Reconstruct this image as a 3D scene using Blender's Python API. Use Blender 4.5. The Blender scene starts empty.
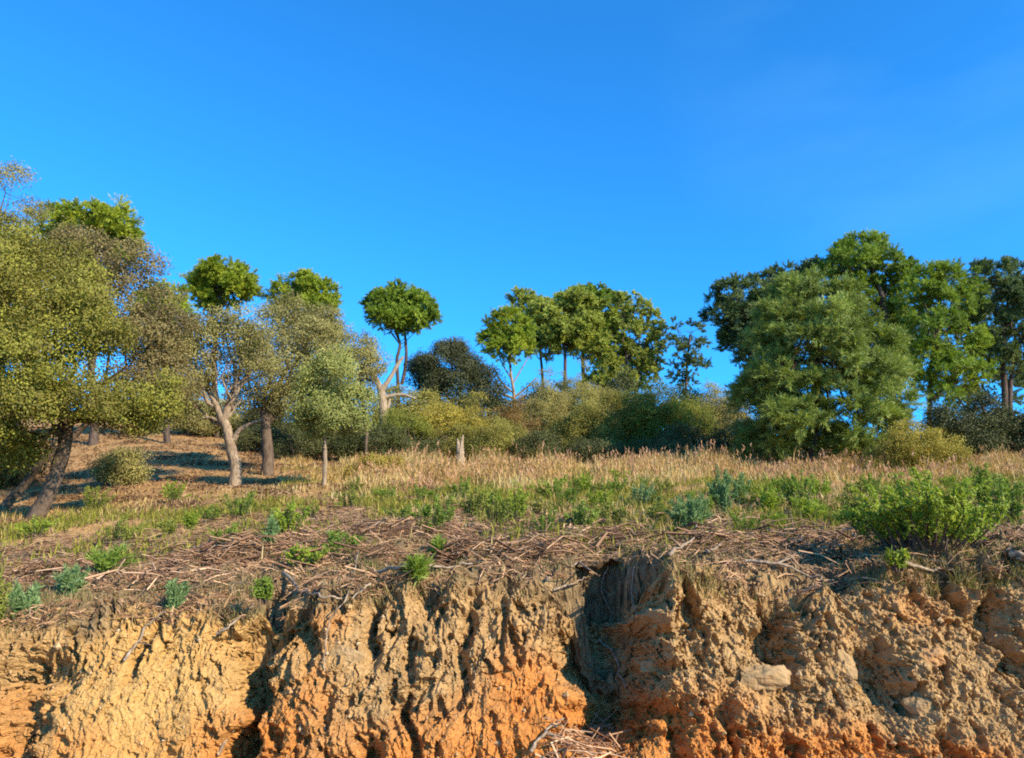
import bpy, math
import numpy as np

sc = bpy.context.scene
COL = sc.collection
RAD = math.radians

# ------------------------------------------------------------------ camera
F_PX, W, H = 770.0, 1024, 758
EYE = 1.6
HOR = 560.0                                     # image row of the flat horizon
TH = math.atan((HOR - H / 2) / F_PX)
cam_d = bpy.data.cameras.new('camera')
cam = bpy.data.objects.new('camera', cam_d)
COL.objects.link(cam)
cam_d.sensor_width = 36.0
cam_d.lens = 36.0 * F_PX / W
cam_d.clip_start, cam_d.clip_end = 0.1, 5000
cam.location = (0, 0, EYE)
cam.rotation_euler = (math.pi / 2 + TH, 0, 0)
sc.camera = cam

# ------------------------------------------------------------------ sky, sun, exposure
SUN_AZ, SUN_EL = RAD(129), RAD(28)              # azimuth clockwise from +Y (view direction)
world = bpy.data.worlds.new('World')
sc.world = world
world.use_nodes = True
wn, wl = world.node_tree.nodes, world.node_tree.links
wn.clear()
sky = wn.new('ShaderNodeTexSky')
sky.sky_type = 'NISHITA'
sky.sun_disc = False
sky.sun_elevation, sky.sun_rotation = SUN_EL, SUN_AZ
sky.altitude, sky.air_density, sky.dust_density, sky.ozone_density = 300, 1.0, 0.5, 2.5
tint = wn.new('ShaderNodeMix'); tint.data_type = 'RGBA'; tint.blend_type = 'MULTIPLY'
tint.inputs[0].default_value = 1.0
tint.inputs[7].default_value = (0.215, 1.17, 1.95, 1)   # clear deep blue winter air
# a very thin cirrus veil high in the sky
tc = wn.new('ShaderNodeTexCoord'); mp = wn.new('ShaderNodeMapping')
mp.inputs['Scale'].default_value = (2.2, 2.2, 7.0); mp.inputs['Rotation'].default_value = (0.2, -0.5, 0)
cn = wn.new('ShaderNodeTexNoise'); cn.inputs['Scale'].default_value = 1.3; cn.inputs['Detail'].default_value = 6
cr = wn.new('ShaderNodeMapRange'); cr.inputs[1].default_value = 0.40; cr.inputs[2].default_value = 0.75; cr.inputs[4].default_value = 0.08
# ... that lies only in one part of the sky, high on the right
wd = wn.new('ShaderNodeVectorMath'); wd.operation = 'DOT_PRODUCT'
_v = np.array([0.53, 0.97 - 0.08, 0.62]); _v = _v / np.linalg.norm(_v); wd.inputs[1].default_value = tuple(_v)
wr = wn.new('ShaderNodeMapRange'); wr.interpolation_type = 'SMOOTHSTEP'; wr.inputs[1].default_value = 0.955; wr.inputs[2].default_value = 0.998
wm = wn.new('ShaderNodeMath'); wm.operation = 'MULTIPLY'
wl.new(tc.outputs['Generated'], wd.inputs[0]); wl.new(wd.outputs['Value'], wr.inputs[0])
wl.new(wr.outputs[0], wm.inputs[0]); wl.new(cr.outputs[0], wm.inputs[1])
cm = wn.new('ShaderNodeMix'); cm.data_type = 'RGBA'; cm.inputs[7].default_value = (3.6, 6.8, 8.5, 1)
bg = wn.new('ShaderNodeBackground'); bg.inputs['Strength'].default_value = 0.100
wo = wn.new('ShaderNodeOutputWorld')
wl.new(sky.outputs[0], tint.inputs[6]); wl.new(tint.outputs[2], cm.inputs[6])
wl.new(tc.outputs['Generated'], mp.inputs[0]); wl.new(mp.outputs[0], cn.inputs['Vector'])
wl.new(cn.outputs['Fac'], cr.inputs[0]); wl.new(wm.outputs[0], cm.inputs[0])
wl.new(cm.outputs[2], bg.inputs[0]); wl.new(bg.outputs[0], wo.inputs[0])
sun_d = bpy.data.lights.new('sun', 'SUN')
sun_d.energy, sun_d.angle, sun_d.color = 5.0, RAD(0.5), (1.0, 0.84, 0.60)
sun = bpy.data.objects.new('sun', sun_d)
COL.objects.link(sun)
sun.rotation_euler = (math.pi / 2 - SUN_EL, 0, math.pi - SUN_AZ)
sun.location = (30, -30, 40)
sc.view_settings.view_transform = 'Standard'
sc.view_settings.look = 'None'
sc.view_settings.exposure = 0.87
sc.view_settings.gamma = 1.0
cy = sc.cycles
cy.max_bounces, cy.diffuse_bounces, cy.glossy_bounces, cy.transmission_bounces = 5, 3, 1, 3
cy.use_denoising = False
cy.filter_width = 1.9

# ------------------------------------------------------------------ noise
_r = np.random.RandomState(7)
PERM = np.concatenate([_r.permutation(256)] * 3)
GR = _r.normal(size=(256, 3)); GR /= np.linalg.norm(GR, axis=1)[:, None]


def perlin(x, y, z=0.0, seed=0):
    x, y, z = np.broadcast_arrays(np.asarray(x, float), np.asarray(y, float), np.asarray(z, float))
    x = x + seed * 17.31; y = y + seed * 5.77; z = z + seed * 9.13
    xi, yi, zi = np.floor(x).astype(int), np.floor(y).astype(int), np.floor(z).astype(int)
    xf, yf, zf = x - xi, y - yi, z - zi
    u, v, w = [t * t * t * (t * (t * 6 - 15) + 10) for t in (xf, yf, zf)]
    out = 0
    for dx in (0, 1):
        for dy in (0, 1):
            for dz in (0, 1):
                h = PERM[(PERM[(PERM[(xi + dx) & 255] + yi + dy) & 255] + zi + dz) & 255]
                g = GR[h]
                dot = g[..., 0] * (xf - dx) + g[..., 1] * (yf - dy) + g[..., 2] * (zf - dz)
                out = out + dot * (u if dx else 1 - u) * (v if dy else 1 - v) * (w if dz else 1 - w)
    return out * 1.5


def fbm(x, y, z=0.0, oct=4, seed=0, gain=0.5):
    a, s, f = 1.0, 0, 1.0
    for i in range(oct):
        s = s + a * perlin(x * f, y * f, z * f, seed + i * 3)
        a *= gain; f *= 2.03
    return s


def worley(x, y, seed=0):
    """nearest and second feature distance, the cell's random value, offset from its centre"""
    xi, yi = np.floor(x).astype(int), np.floor(y).astype(int)
    best = np.full(x.shape, 9.0); second = best.copy(); val = np.zeros(x.shape); ox = val.copy(); oy = val.copy()
    for dx in (-1, 0, 1):
        for dy in (-1, 0, 1):
            cx, cy_ = xi + dx, yi + dy
            h = PERM[(PERM[(cx + seed) & 255] + cy_ + seed * 7) & 255]
            px = cx + (PERM[h + 1] / 255.0); py = cy_ + (PERM[h + 57] / 255.0)
            d = np.hypot(px - x, py - y)
            m = d < best
            second = np.where(m, best, np.minimum(second, d))
            val = np.where(m, PERM[h + 131] / 255.0, val)
            ox = np.where(m, x - px, ox); oy = np.where(m, y - py, oy)
            best = np.where(m, d, best)
    return best, second, val, ox, oy


def unit_(v):
    return v / (np.linalg.norm(v, axis=-1, keepdims=True) + 1e-9)


def sstep(a, b, x):
    t = np.clip((x - a) / (b - a), 0, 1)
    return t * t * (3 - 2 * t)


# ------------------------------------------------------------------ picture <-> place
CT, ST = math.cos(TH), math.sin(TH)


def ray(px, py):
    a = (np.asarray(px, float) - W / 2) / F_PX
    b = (H / 2 - np.asarray(py, float)) / F_PX
    yy = CT - b * ST
    return a / yy, (ST + b * CT) / yy           # x per metre of depth, z per metre of depth


def at(px, py, d):
    tx, tz = ray(px, py)
    return np.array([tx * d, d, EYE + tz * d])


def m_per_px(d):
    return d / F_PX * 1.03


# height of the hill read as rows of the ground at several depths
_cols = np.array([0, 150, 300, 512, 700, 850, 1024.])
_rows = {5.0: (680, 648, 629, 612, 614, 611, 584),
         6.4: (640, 614, 593, 576, 578, 575, 552),
         8: (594, 574, 556, 549, 550, 547, 533),
         10: (566, 548, 536, 530, 530, 526, 518),
         14: (537, 520, 510, 506, 505, 500, 496),
         18: (518, 504, 495, 491, 489, 487, 485),
         23: (494, 484, 481, 478, 476, 475, 475),
         28: (468, 462, 468, 467, 466, 466, 467),
         34: (444, 440, 454, 460, 460, 460, 462),
         45: (424, 416, 434, 447, 449, 450, 452),
         60: (412, 405, 424, 437, 440, 442, 446)}
_D = np.array(sorted(_rows))
_lu = np.linspace(-0.9, 0.9, 181)
_ld = np.linspace(math.log(5.0), math.log(60), 160)
_tab = np.array([[np.interp(u, (_cols - 512) / F_PX, np.array(_rows[d])) for u in _lu] for d in _D])
_tab = np.array([[ray(512, r)[1] for r in row] for row in _tab])
_tab = np.array([np.interp(_ld, np.log(_D), _tab[:, j]) for j in range(len(_lu))]).T


def _blur(a, n, ax):
    k = np.exp(-np.linspace(-2, 2, 2 * n + 1) ** 2); k /= k.sum()
    p = np.pad(a, [(n, n) if i == ax else (0, 0) for i in range(2)], mode='edge')
    return np.apply_along_axis(lambda r: np.convolve(r, k, 'valid'), ax, p)


_tab = _blur(_blur(_tab, 14, 1), 6, 0)


def zg_smooth(x, y):
    x, y = np.asarray(x, float), np.asarray(y, float)
    yc = np.clip(y, 5.0, 60)
    u = np.clip(x / yc, -0.899, 0.899)
    fi = (np.log(yc) - _ld[0]) / (_ld[1] - _ld[0]); fj = (u - _lu[0]) / (_lu[1] - _lu[0])
    i = np.clip(fi.astype(int), 0, len(_ld) - 2); j = np.clip(fj.astype(int), 0, len(_lu) - 2)
    a, b = fi - i, fj - j
    t = (_tab[i, j] * (1 - a) * (1 - b) + _tab[i + 1, j] * a * (1 - b) + _tab[i, j + 1] * (1 - a) * b + _tab[i + 1, j + 1] * a * b)
    z = EYE + t * yc
    z = z - np.maximum(y - 60, 0) * 0.02
    return z


def zg(x, y):
    x, y = np.asarray(x, float), np.asarray(y, float)
    z = zg_smooth(x, y)
    near = 1 - sstep(10, 17, y)
    z = z + 0.05 * fbm(x * 1.1, y * 1.1, 0, 4, 3) + near * 0.10 * fbm(x * 1.7, y * 2.2, 4, 4, 11)
    z = z + near * (0.10 * fbm(x * 4.2, y * 4.8, 2, 3, 13) + 0.02 * fbm(x * 9, y * 9, 2, 3, 15))
    return z


def hit(px, py, off=0.0, d0=6.3, d1=70):
    """where the line of sight through a picture point meets the hill"""
    tx, tz = ray(px, py)
    d = np.linspace(d0, d1, 1500)
    g = zg(tx * d, d) - (EYE + tz * d)
    k = np.argmax(g > 0)
    dd = d[k] + off
    return np.array([tx * dd, dd, float(zg(tx * dd, dd))])


# ------------------------------------------------------------------ objects
def tag(o, label=None, cat=None, group=None, kind=None):
    if label: o['label'] = label
    if cat: o['category'] = cat
    if group: o['group'] = group
    if kind: o['kind'] = kind
    return o


def thing(name, label, cat, loc, group=None):
    o = bpy.data.objects.new(name, None)
    o.empty_display_size = 0.3
    COL.objects.link(o)
    o.location = tuple(float(v) for v in loc)
    return tag(o, label, cat, group)


class Geo:
    """vertex / face collector; everything is in world space until build()"""
    def __init__(self):
        self.v, self.f, self.t, self.n = [], [], [], 0

    def add(self, V, F, tone=None):
        V = np.asarray(V, float); F = np.asarray(F, int)
        self.v.append(V); self.f.append(F + self.n)
        self.t.append(np.full(len(V), 0.5) if tone is None else np.broadcast_to(np.asarray(tone, float), (len(V),)))
        self.n += len(V)

    def build(self, name, mat, parent=None, smooth=False, extra=None):
        me = bpy.data.meshes.new(name)
        V = np.concatenate(self.v); T = np.concatenate(self.t)
        if parent is not None:
            V = V - np.array(parent_origin(parent))
        me.vertices.add(len(V)); me.vertices.foreach_set('co', V.astype(np.float32).ravel())
        tot = np.concatenate([np.full(len(f), f.shape[1]) for f in self.f])
        idx = np.concatenate([f.ravel() for f in self.f]).astype(np.int32)
        me.loops.add(len(idx)); me.loops.foreach_set('vertex_index', idx)
        me.polygons.add(len(tot))
        st = np.concatenate([[0], np.cumsum(tot)[:-1]]).astype(np.int32)
        me.polygons.foreach_set('loop_start', st)
        me.polygons.foreach_set('use_smooth', np.full(len(tot), smooth))
        me.update(calc_edges=True)
        a = me.attributes.new('tone', 'FLOAT', 'POINT'); a.data.foreach_set('value', T.astype(np.float32))
        for k, val in (extra or {}).items():
            a = me.attributes.new(k, 'FLOAT', 'POINT'); a.data.foreach_set('value', val.astype(np.float32).ravel())
        me.materials.append(mat)
        o = bpy.data.objects.new(name, me)
        COL.objects.link(o)
        if parent is not None:
            o.parent = parent
        return o


def parent_origin(p):
    v = np.array(p.location)
    while p.parent is not None:
        p = p.parent; v = v + np.array(p.location)
    return v


# ------------------------------------------------------------------ materials
def new_mat(name):
    m = bpy.data.materials.new(name); m.use_nodes = True
    nt = m.node_tree; nt.nodes.clear()
    return m, nt.nodes, nt.links


def ramp(N, stops):
    r = N.new('ShaderNodeValToRGB')
    el = r.color_ramp.elements
    while len(el) < len(stops): el.new(0.5)
    for e, (p, c) in zip(el, stops):
        e.position = p; e.color = (*c, 1)
    return r


def leaf_mat(name, cols, transl=0.3, rough=0.55):
    m, N, L = new_mat(name)
    at_ = N.new('ShaderNodeAttribute'); at_.attribute_name = 'tone'
    n = len(cols)
    r = ramp(N, [(i / (n - 1), c) for i, c in enumerate(cols)])
    p = N.new('ShaderNodeBsdfPrincipled'); p.inputs['Roughness'].default_value = rough
    p.inputs['Specular IOR Level'].default_value = 0.25
    t = N.new('ShaderNodeBsdfTranslucent'); mx = N.new('ShaderNodeMixShader'); mx.inputs[0].default_value = transl
    g = N.new('ShaderNodeMix'); g.data_type = 'RGBA'; g.blend_type = 'MULTIPLY'; g.inputs[0].default_value = 1
    g.inputs[7].default_value = (1.15, 1.2, 0.6, 1)
    o = N.new('ShaderNodeOutputMaterial')
    L.new(at_.outputs['Fac'], r.inputs[0]); L.new(r.outputs[0], p.inputs['Base Color'])
    L.new(r.outputs[0], g.inputs[6]); L.new(g.outputs[2], t.inputs[0])
    L.new(p.outputs[0], mx.inputs[1]); L.new(t.outputs[0], mx.inputs[2]); L.new(mx.outputs[0], o.inputs[0])
    return m


def bark_mat(name, c1, c2, scale=14, bump=0.6):
    m, N, L = new_mat(name)
    tc = N.new('ShaderNodeTexCoord'); mp = N.new('ShaderNodeMapping'); mp.inputs['Scale'].default_value = (1, 1, 0.3)
    n = N.new('ShaderNodeTexNoise'); n.inputs['Scale'].default_value = scale; n.inputs['Detail'].default_value = 8; n.inputs['Roughness'].default_value = 0.65
    r = ramp(N, [(0.33, c1), (0.66, c2)])
    p = N.new('ShaderNodeBsdfPrincipled'); p.inputs['Roughness'].default_value = 0.9; p.inputs['Specular IOR Level'].default_value = 0.1
    b = N.new('ShaderNodeBump'); b.inputs['Strength'].default_value = bump; b.inputs['Distance'].default_value = 0.03
    o = N.new('ShaderNodeOutputMaterial')
    L.new(tc.outputs['Object'], mp.inputs[0]); L.new(mp.outputs[0], n.inputs['Vector'])
    L.new(n.outputs['Fac'], r.inputs[0]); L.new(r.outputs[0], p.inputs['Base Color'])
    L.new(n.outputs['Fac'], b.inputs['Height']); L.new(b.outputs[0], p.inputs['Normal']); L.new(p.outputs[0], o.inputs[0])
    return m


def straw_mat(name, cols, rough=0.75, transl=0.15):
    return leaf_mat(name, cols, transl, rough)


M_OAK = leaf_mat('olive_oak_leaves', [(0.121, 0.097, 0.024), (0.179, 0.163, 0.029), (0.251, 0.243, 0.034), (0.356, 0.348, 0.053)], 0.2)
M_OAK_BROWN = leaf_mat('brown_tinged_oak_leaves', [(0.101, 0.074, 0.032), (0.166, 0.129, 0.051), (0.239, 0.189, 0.069), (0.313, 0.267, 0.101)], 0.2)
M_OAK_GREY = leaf_mat('grey_oak_leaves', [(0.136, 0.120, 0.040), (0.218, 0.194, 0.065), (0.312, 0.282, 0.095), (0.438, 0.389, 0.139)], 0.2)
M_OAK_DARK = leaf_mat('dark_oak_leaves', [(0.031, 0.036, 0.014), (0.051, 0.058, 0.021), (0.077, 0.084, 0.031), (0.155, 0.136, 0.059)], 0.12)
M_OLIVE = leaf_mat('olive_tree_leaves', [(0.161, 0.176, 0.052), (0.239, 0.255, 0.068), (0.323, 0.335, 0.091), (0.431, 0.433, 0.126)], 0.2)
M_PINE = leaf_mat('pine_needles', [(0.091, 0.142, 0.019), (0.154, 0.232, 0.026), (0.246, 0.334, 0.036), (0.360, 0.437, 0.054)], 0.3)
M_PINE_BRIGHT = leaf_mat('bright_pine_needles', [(0.121, 0.175, 0.016), (0.217, 0.284, 0.026), (0.340, 0.393, 0.036), (0.461, 0.480, 0.058)], 0.35)
M_PINE_OLIVE = leaf_mat('olive_pine_needles', [(0.169, 0.195, 0.034), (0.262, 0.300, 0.054), (0.382, 0.422, 0.077), (0.552, 0.553, 0.114)], 0.3)
M_PINE_NEAR = leaf_mat('near_pine_needles', [(0.112, 0.144, 0.029), (0.173, 0.223, 0.047), (0.252, 0.313, 0.067), (0.365, 0.410, 0.100)], 0.3)
M_PINE_BLUE = leaf_mat('bluish_pine_needles', [(0.050, 0.087, 0.030), (0.088, 0.136, 0.046), (0.148, 0.195, 0.064), (0.217, 0.274, 0.096)], 0.25)
M_SHRUB = leaf_mat('scrub_leaves', [(0.151, 0.136, 0.030), (0.239, 0.215, 0.047), (0.325, 0.293, 0.069), (0.466, 0.407, 0.111)])
M_SHRUB_PALE = leaf_mat('pale_scrub_leaves', [(0.197, 0.177, 0.055), (0.306, 0.266, 0.085), (0.393, 0.344, 0.121), (0.502, 0.432, 0.169)])
M_SHRUB_YEL = leaf_mat('yellow_scrub_leaves', [(0.218, 0.177, 0.036), (0.328, 0.266, 0.048), (0.437, 0.353, 0.066), (0.568, 0.471, 0.097)])
M_SHRUB_BROWN = leaf_mat('brown_scrub_leaves', [(0.176, 0.111, 0.036), (0.273, 0.171, 0.055), (0.351, 0.222, 0.072), (0.429, 0.307, 0.108)])
M_SHRUB_GREEN = leaf_mat('green_scrub_leaves', [(0.092, 0.109, 0.022), (0.162, 0.187, 0.030), (0.254, 0.274, 0.044), (0.392, 0.372, 0.074)])
M_SHRUB_DARK = leaf_mat('dark_scrub_leaves', [(0.051, 0.056, 0.020), (0.076, 0.086, 0.027), (0.114, 0.120, 0.039), (0.151, 0.155, 0.055)], 0.1)  # darkened scrub leaves: shade of the low bushes is in the colour
M_FRESH = leaf_mat('fresh_leaves', [(0.108, 0.156, 0.018), (0.194, 0.267, 0.028), (0.303, 0.366, 0.040), (0.478, 0.478, 0.068)], 0.4)
M_FRESH_YEL = leaf_mat('yellow_green_leaves', [(.10, .15, .02), (.16, .23, .03), (.23, .31, .045), (.30, .36, .08)], 0.4)
M_BLUEGREEN = leaf_mat('blue_green_leaves', [(0.090, 0.154, 0.060), (0.150, 0.238, 0.090), (0.210, 0.308, 0.120), (0.300, 0.378, 0.168)], 0.3)
M_GRASS = straw_mat('dry_grass_blades', [(0.279, 0.167, 0.058), (0.414, 0.266, 0.100), (0.538, 0.364, 0.144), (0.558, 0.453, 0.217)], transl=0.3)
M_SEED = straw_mat('dry_seed_heads', [(0.304, 0.149, 0.082), (0.418, 0.224, 0.122), (0.531, 0.310, 0.176), (0.607, 0.397, 0.221)], transl=0.3)
M_WEED = straw_mat('low_green_weeds', [(0.138, 0.126, 0.022), (0.193, 0.189, 0.026), (0.275, 0.263, 0.034), (0.385, 0.326, 0.068)], transl=0.35)
M_STICK = straw_mat('dead_twigs', [(0.077, 0.038, 0.019), (0.220, 0.113, 0.059), (0.395, 0.226, 0.118), (0.594, 0.376, 0.221)], transl=0.0)
M_LITTER = straw_mat('dead_leaf_litter', [(0.076, 0.040, 0.020), (0.168, 0.095, 0.047), (0.278, 0.170, 0.089), (0.386, 0.269, 0.156)], transl=0.05)
M_BARK_CORK = bark_mat('cork_oak_bark', (0.121, 0.083, 0.055), (0.352, 0.264, 0.181))
M_BARK_DARK = bark_mat('dark_oak_bark', (.05, .035, .026), (.17, .12, .085))
M_BARK_PINE = bark_mat('pine_bark', (.04, .03, .025), (.13, .095, .075))
M_BARK_PALE = bark_mat('bare_pale_wood', (0.192, 0.136, 0.088), (0.368, 0.288, 0.200))
M_WOOD_DEAD = bark_mat('weathered_dead_wood', (.14, .095, .065), (.40, .31, .22), 22)


# ------------------------------------------------------------------ generators
def tube(G, pts, rad, sides=7, tone=None, rng=None, rough=0.0):
    P = np.asarray(pts, float); R = np.asarray(rad, float)
    n = len(P)
    T = np.gradient(P, axis=0); T /= np.linalg.norm(T, axis=1)[:, None] + 1e-9
    ref = np.array([0.31, 0.87, 0.38])
    A = np.cross(T, ref); A /= np.linalg.norm(A, axis=1)[:, None] + 1e-9
    B = np.cross(T, A)
    th = np.arange(sides) * 2 * math.pi / sides
    rr = R[:, None] * np.ones((n, sides))
    if rough and rng is not None:
        rr *= 1 + rough * rng.uniform(-1, 1, (n, sides))
    V = P[:, None] + rr[..., None] * (np.cos(th)[None, :, None] * A[:, None] + np.sin(th)[None, :, None] * B[:, None])
    V = V.reshape(-1, 3)
    i, j = np.meshgrid(np.arange(n - 1), np.arange(sides), indexing='ij')
    a = i * sides + j; b = i * sides + (j + 1) % sides
    Fq = np.stack([a, b, b + sides, a + sides], -1).reshape(-1, 4)
    G.add(V, Fq, tone)
    ends = np.concatenate([P[:1], P[-1:]])
    k = np.arange(sides)
    tip = np.concatenate([V[-sides:], P[-1:] + T[-1] * R[-1] * 0.7]); base = np.concatenate([V[:sides], P[:1] - T[0] * R[0] * 0.5])
    G.add(tip, np.stack([k, (k + 1) % sides, np.full(sides, sides)], -1), tone)
    G.add(base, np.stack([(k + 1) % sides, k, np.full(sides, sides)], -1), tone)


def bent(a, b, rng, k=5, amp=0.12, sag=0.0):
    a, b = np.asarray(a, float), np.asarray(b, float)
    t = np.linspace(0, 1, k)[:, None]
    L = np.linalg.norm(b - a)
    off = rng.normal(size=(k, 3)) * amp * L * 0.5
    off *= np.sin(t * math.pi)
    p = a + (b - a) * t + off
    p[:, 2] -= sag * L * np.sin(t[:, 0] * math.pi)
    return p


def spline(pts, k=6):
    """Catmull-Rom through points"""
    P = np.asarray(pts, float)
    if len(P) < 3:
        return P[0] + (P[-1] - P[0]) * np.linspace(0, 1, k)[:, None]
    Q = np.concatenate([[2 * P[0] - P[1]], P, [2 * P[-1] - P[-2]]])
    out = []
    for i in range(1, len(Q) - 2):
        for t in np.linspace(0, 1, k, endpoint=False):
            a, b, c, d = Q[i - 1], Q[i], Q[i + 1], Q[i + 2]
            out.append(0.5 * (2 * b + (c - a) * t + (2 * a - 5 * b + 4 * c - d) * t * t + (3 * b - a - 3 * c + d) * t ** 3))
    out.append(P[-1])
    return np.array(out)


def unit(v):
    return v / (np.linalg.norm(v, axis=-1, keepdims=True) + 1e-9)


def leaves(G, C, N, L, Wd, rng, tone, bias=0.8, droop=0.0):
    """rhombic leaf faces at C whose normals lean towards N"""
    n = len(C)
    nrm = unit(N * bias + rng.normal(size=(n, 3)) * 0.75)
    t = unit(np.cross(nrm, rng.normal(size=(n, 3))))
    t[:, 2] -= droop; t = unit(t)
    s = unit(np.cross(nrm, t))
    l = L * rng.uniform(0.65, 1.35, n)[:, None]; w = Wd * rng.uniform(0.65, 1.3, n)[:, None]
    fold = nrm * w * 0.25
    V = np.stack([C - t * l * .5, C + s * w * .5 + fold, C + t * l * .5, C - s * w * .5 + fold], 1).reshape(-1, 3)
    F = np.arange(4 * n).reshape(n, 4)
    G.add(V, F, np.repeat(tone, 4))


def needles(G, C, D, L, wd, rng, tone, k=7, spread=0.75, face=None):
    n = len(C)
    C2 = np.repeat(C, k, 0); D2 = np.repeat(D, k, 0); T2 = np.repeat(tone, k)
    d = unit(D2 + rng.normal(size=D2.shape) * spread)
    s = unit(np.cross(d, rng.normal(size=d.shape) if face is None else np.repeat(face, k, 0) * 1.3 + rng.normal(size=d.shape) * .5))
    l = L * rng.uniform(0.6, 1.25, len(d))[:, None]
    m = C2 + d * l * 0.55
    V = np.stack([C2 - s * wd * .25, m + s * wd * .5, C2 + d * l, m - s * wd * .5], 1).reshape(-1, 3)
    G.add(V, np.arange(4 * len(d)).reshape(-1, 4), np.repeat(np.clip(T2 + rng.normal(size=len(T2)) * .08, 0, 1), 4))


def lobes_world(lobes, d, rng, depth=1.0, jit=0.35):
    """picture ellipses (px, py, rx, ry[, depth shift in m]) -> ellipsoids standing at depth d"""
    out = []
    for lb in lobes:
        px, py, rx, ry = lb[:4]
        k = m_per_px(d)
        dy = lb[4] if len(lb) > 4 else rng.uniform(-jit, jit) * rx * k * 1.5
        c = at(px, py, d + dy)
        s = (d + dy) / d
        out.append((c, np.array([rx * k * s, (rx * 0.55 + ry * 0.45) * k * depth * s, ry * k * s])))
    return out


def puff_centres(c, r, size, rng, dens=1.0, under=0.45, inner=0.25, ragged=0.3, gaps=-0.22):
    area = 4 * math.pi * ((r[0] * r[1]) ** 1.6 / 3 + (r[0] * r[2]) ** 1.6 / 3 + (r[1] * r[2]) ** 1.6 / 3) ** (1 / 1.6)
    n = max(6, int(area / (size * size * 2.2) * dens))
    u = unit(rng.normal(size=(n, 3)))
    keep = (u[:, 2] > -0.15) | (rng.uniform(size=n) < under)
    u = u[keep]
    rad = 1 - size / max(r.min(), size * 1.2) * 0.55 + rng.normal(size=len(u)) * 0.09
    if inner > .2:                                     # leafy wood fills its inside too
        m = int(len(u) * inner * 1.5)
        ui = unit(rng.normal(size=(m, 3)))
        u = np.concatenate([u, ui]); rad = np.concatenate([rad, rng.uniform(0.2, 0.8, m)])
    else:
        ins = rng.uniform(size=len(u)) < inner
        rad = np.where(ins, rng.uniform(0.35, 0.85, len(u)), rad)
    q = c + u * r
    rad = rad * (1 + ragged * (0.9 * perlin(q[:, 0] / (size * 3.4), q[:, 1] / (size * 3.4), q[:, 2] / (size * 3.4), 61) + 0.5 * perlin(q[:, 0] / (size * 1.5), q[:, 1] / (size * 1.5), q[:, 2] / (size * 1.5), 62)))
    p = c + u * r * rad[:, None]
    k = 1 / (size * 2.6)
    hollow = fbm(p[:, 0] * k, p[:, 1] * k, p[:, 2] * k, 2, 67)
    keep = hollow > gaps
    return p[keep], u[keep]


def crown_leafy(G, lobes, size, leaf, per, rng, dens=1.0, hue=None, droop=0.2, under=0.5, bias=0.8, ragged=.35, gaps=-.12):
    for c, r in lobes:
        pc, pu = puff_centres(c, r, size, rng, dens, under, 0.35, ragged, gaps)
        for p, u in zip(pc, pu):
            sz = size * rng.uniform(0.5, 1.4)
            n = max(6, int(per * (sz / size) ** 2))
            # leaves sit in sprays round the twig ends, hollows stay open between them
            ns = max(4, n // 13)
            sv = unit(rng.normal(size=(ns, 3)) + u * 0.55)
            sr = sz * (rng.uniform(0.25, 1.0, ns) ** .45)
            S = p + sv * sr[:, None] * np.array([1, 1, .75])
            base = 0.45 + 0.30 * perlin(p[0] * .8, p[1] * .8, p[2] * .8, 5) + rng.normal() * 0.12
            sp = leaf * 1.7
            k = 13
            off = rng.normal(size=(ns * k, 3)) * sp * np.array([1, 1, .62])
            C = np.repeat(S, k, 0) + off
            tone = np.clip(base + np.repeat(rng.normal(size=ns) * 0.13, k) + rng.normal(size=ns * k) * 0.07, 0, 1)
            leaves(G, C, unit(off) * .55 + np.repeat(sv, k, 0) * .5 + u * .35, leaf, leaf * 0.62, rng, tone, bias, droop)


def crown_pine(G, lobes, size, L, wd, tufts, rng, dens=1.0, k=7, under=0.35, upw=0.55, inner=0.12, ragged=.16, gaps=-.27):
    for c, r in lobes:
        pc, pu = puff_centres(c, r, size, rng, dens, under, inner, ragged, gaps)
        for p, u in zip(pc, pu):
            sz = size * rng.uniform(0.5, 1.45)
            n = max(4, int(tufts * (sz / size) ** 2))
            ns = max(5, n // 4)
            v = unit(rng.normal(size=(ns, 3)) * .9 + u * 0.7 + np.array([0, 0, upw]))
            base = 0.45 + 0.30 * perlin(p[0] * .7, p[1] * .7, p[2] * .7, 9) + rng.normal() * 0.12
            # each shoot carries its needles along its outer two thirds, all pointing forward
            m = 6
            ln = sz * rng.uniform(.75, 1.25, ns)
            tt_ = np.tile(np.linspace(.30, 1.0, m), ns)
            V2 = np.repeat(v, m, 0); L2 = np.repeat(ln, m)
            C = p + V2 * (L2 * tt_)[:, None] * np.array([1, 1, .85])
            tone = np.clip(base + np.repeat(rng.normal(size=ns) * .10, m) + .16 * (tt_ - .6), 0, 1)
            needles(G, C, V2, L, wd, rng, tone, max(4, k - 1), spread=.55, face=unit(V2 * .25 + u))


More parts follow.
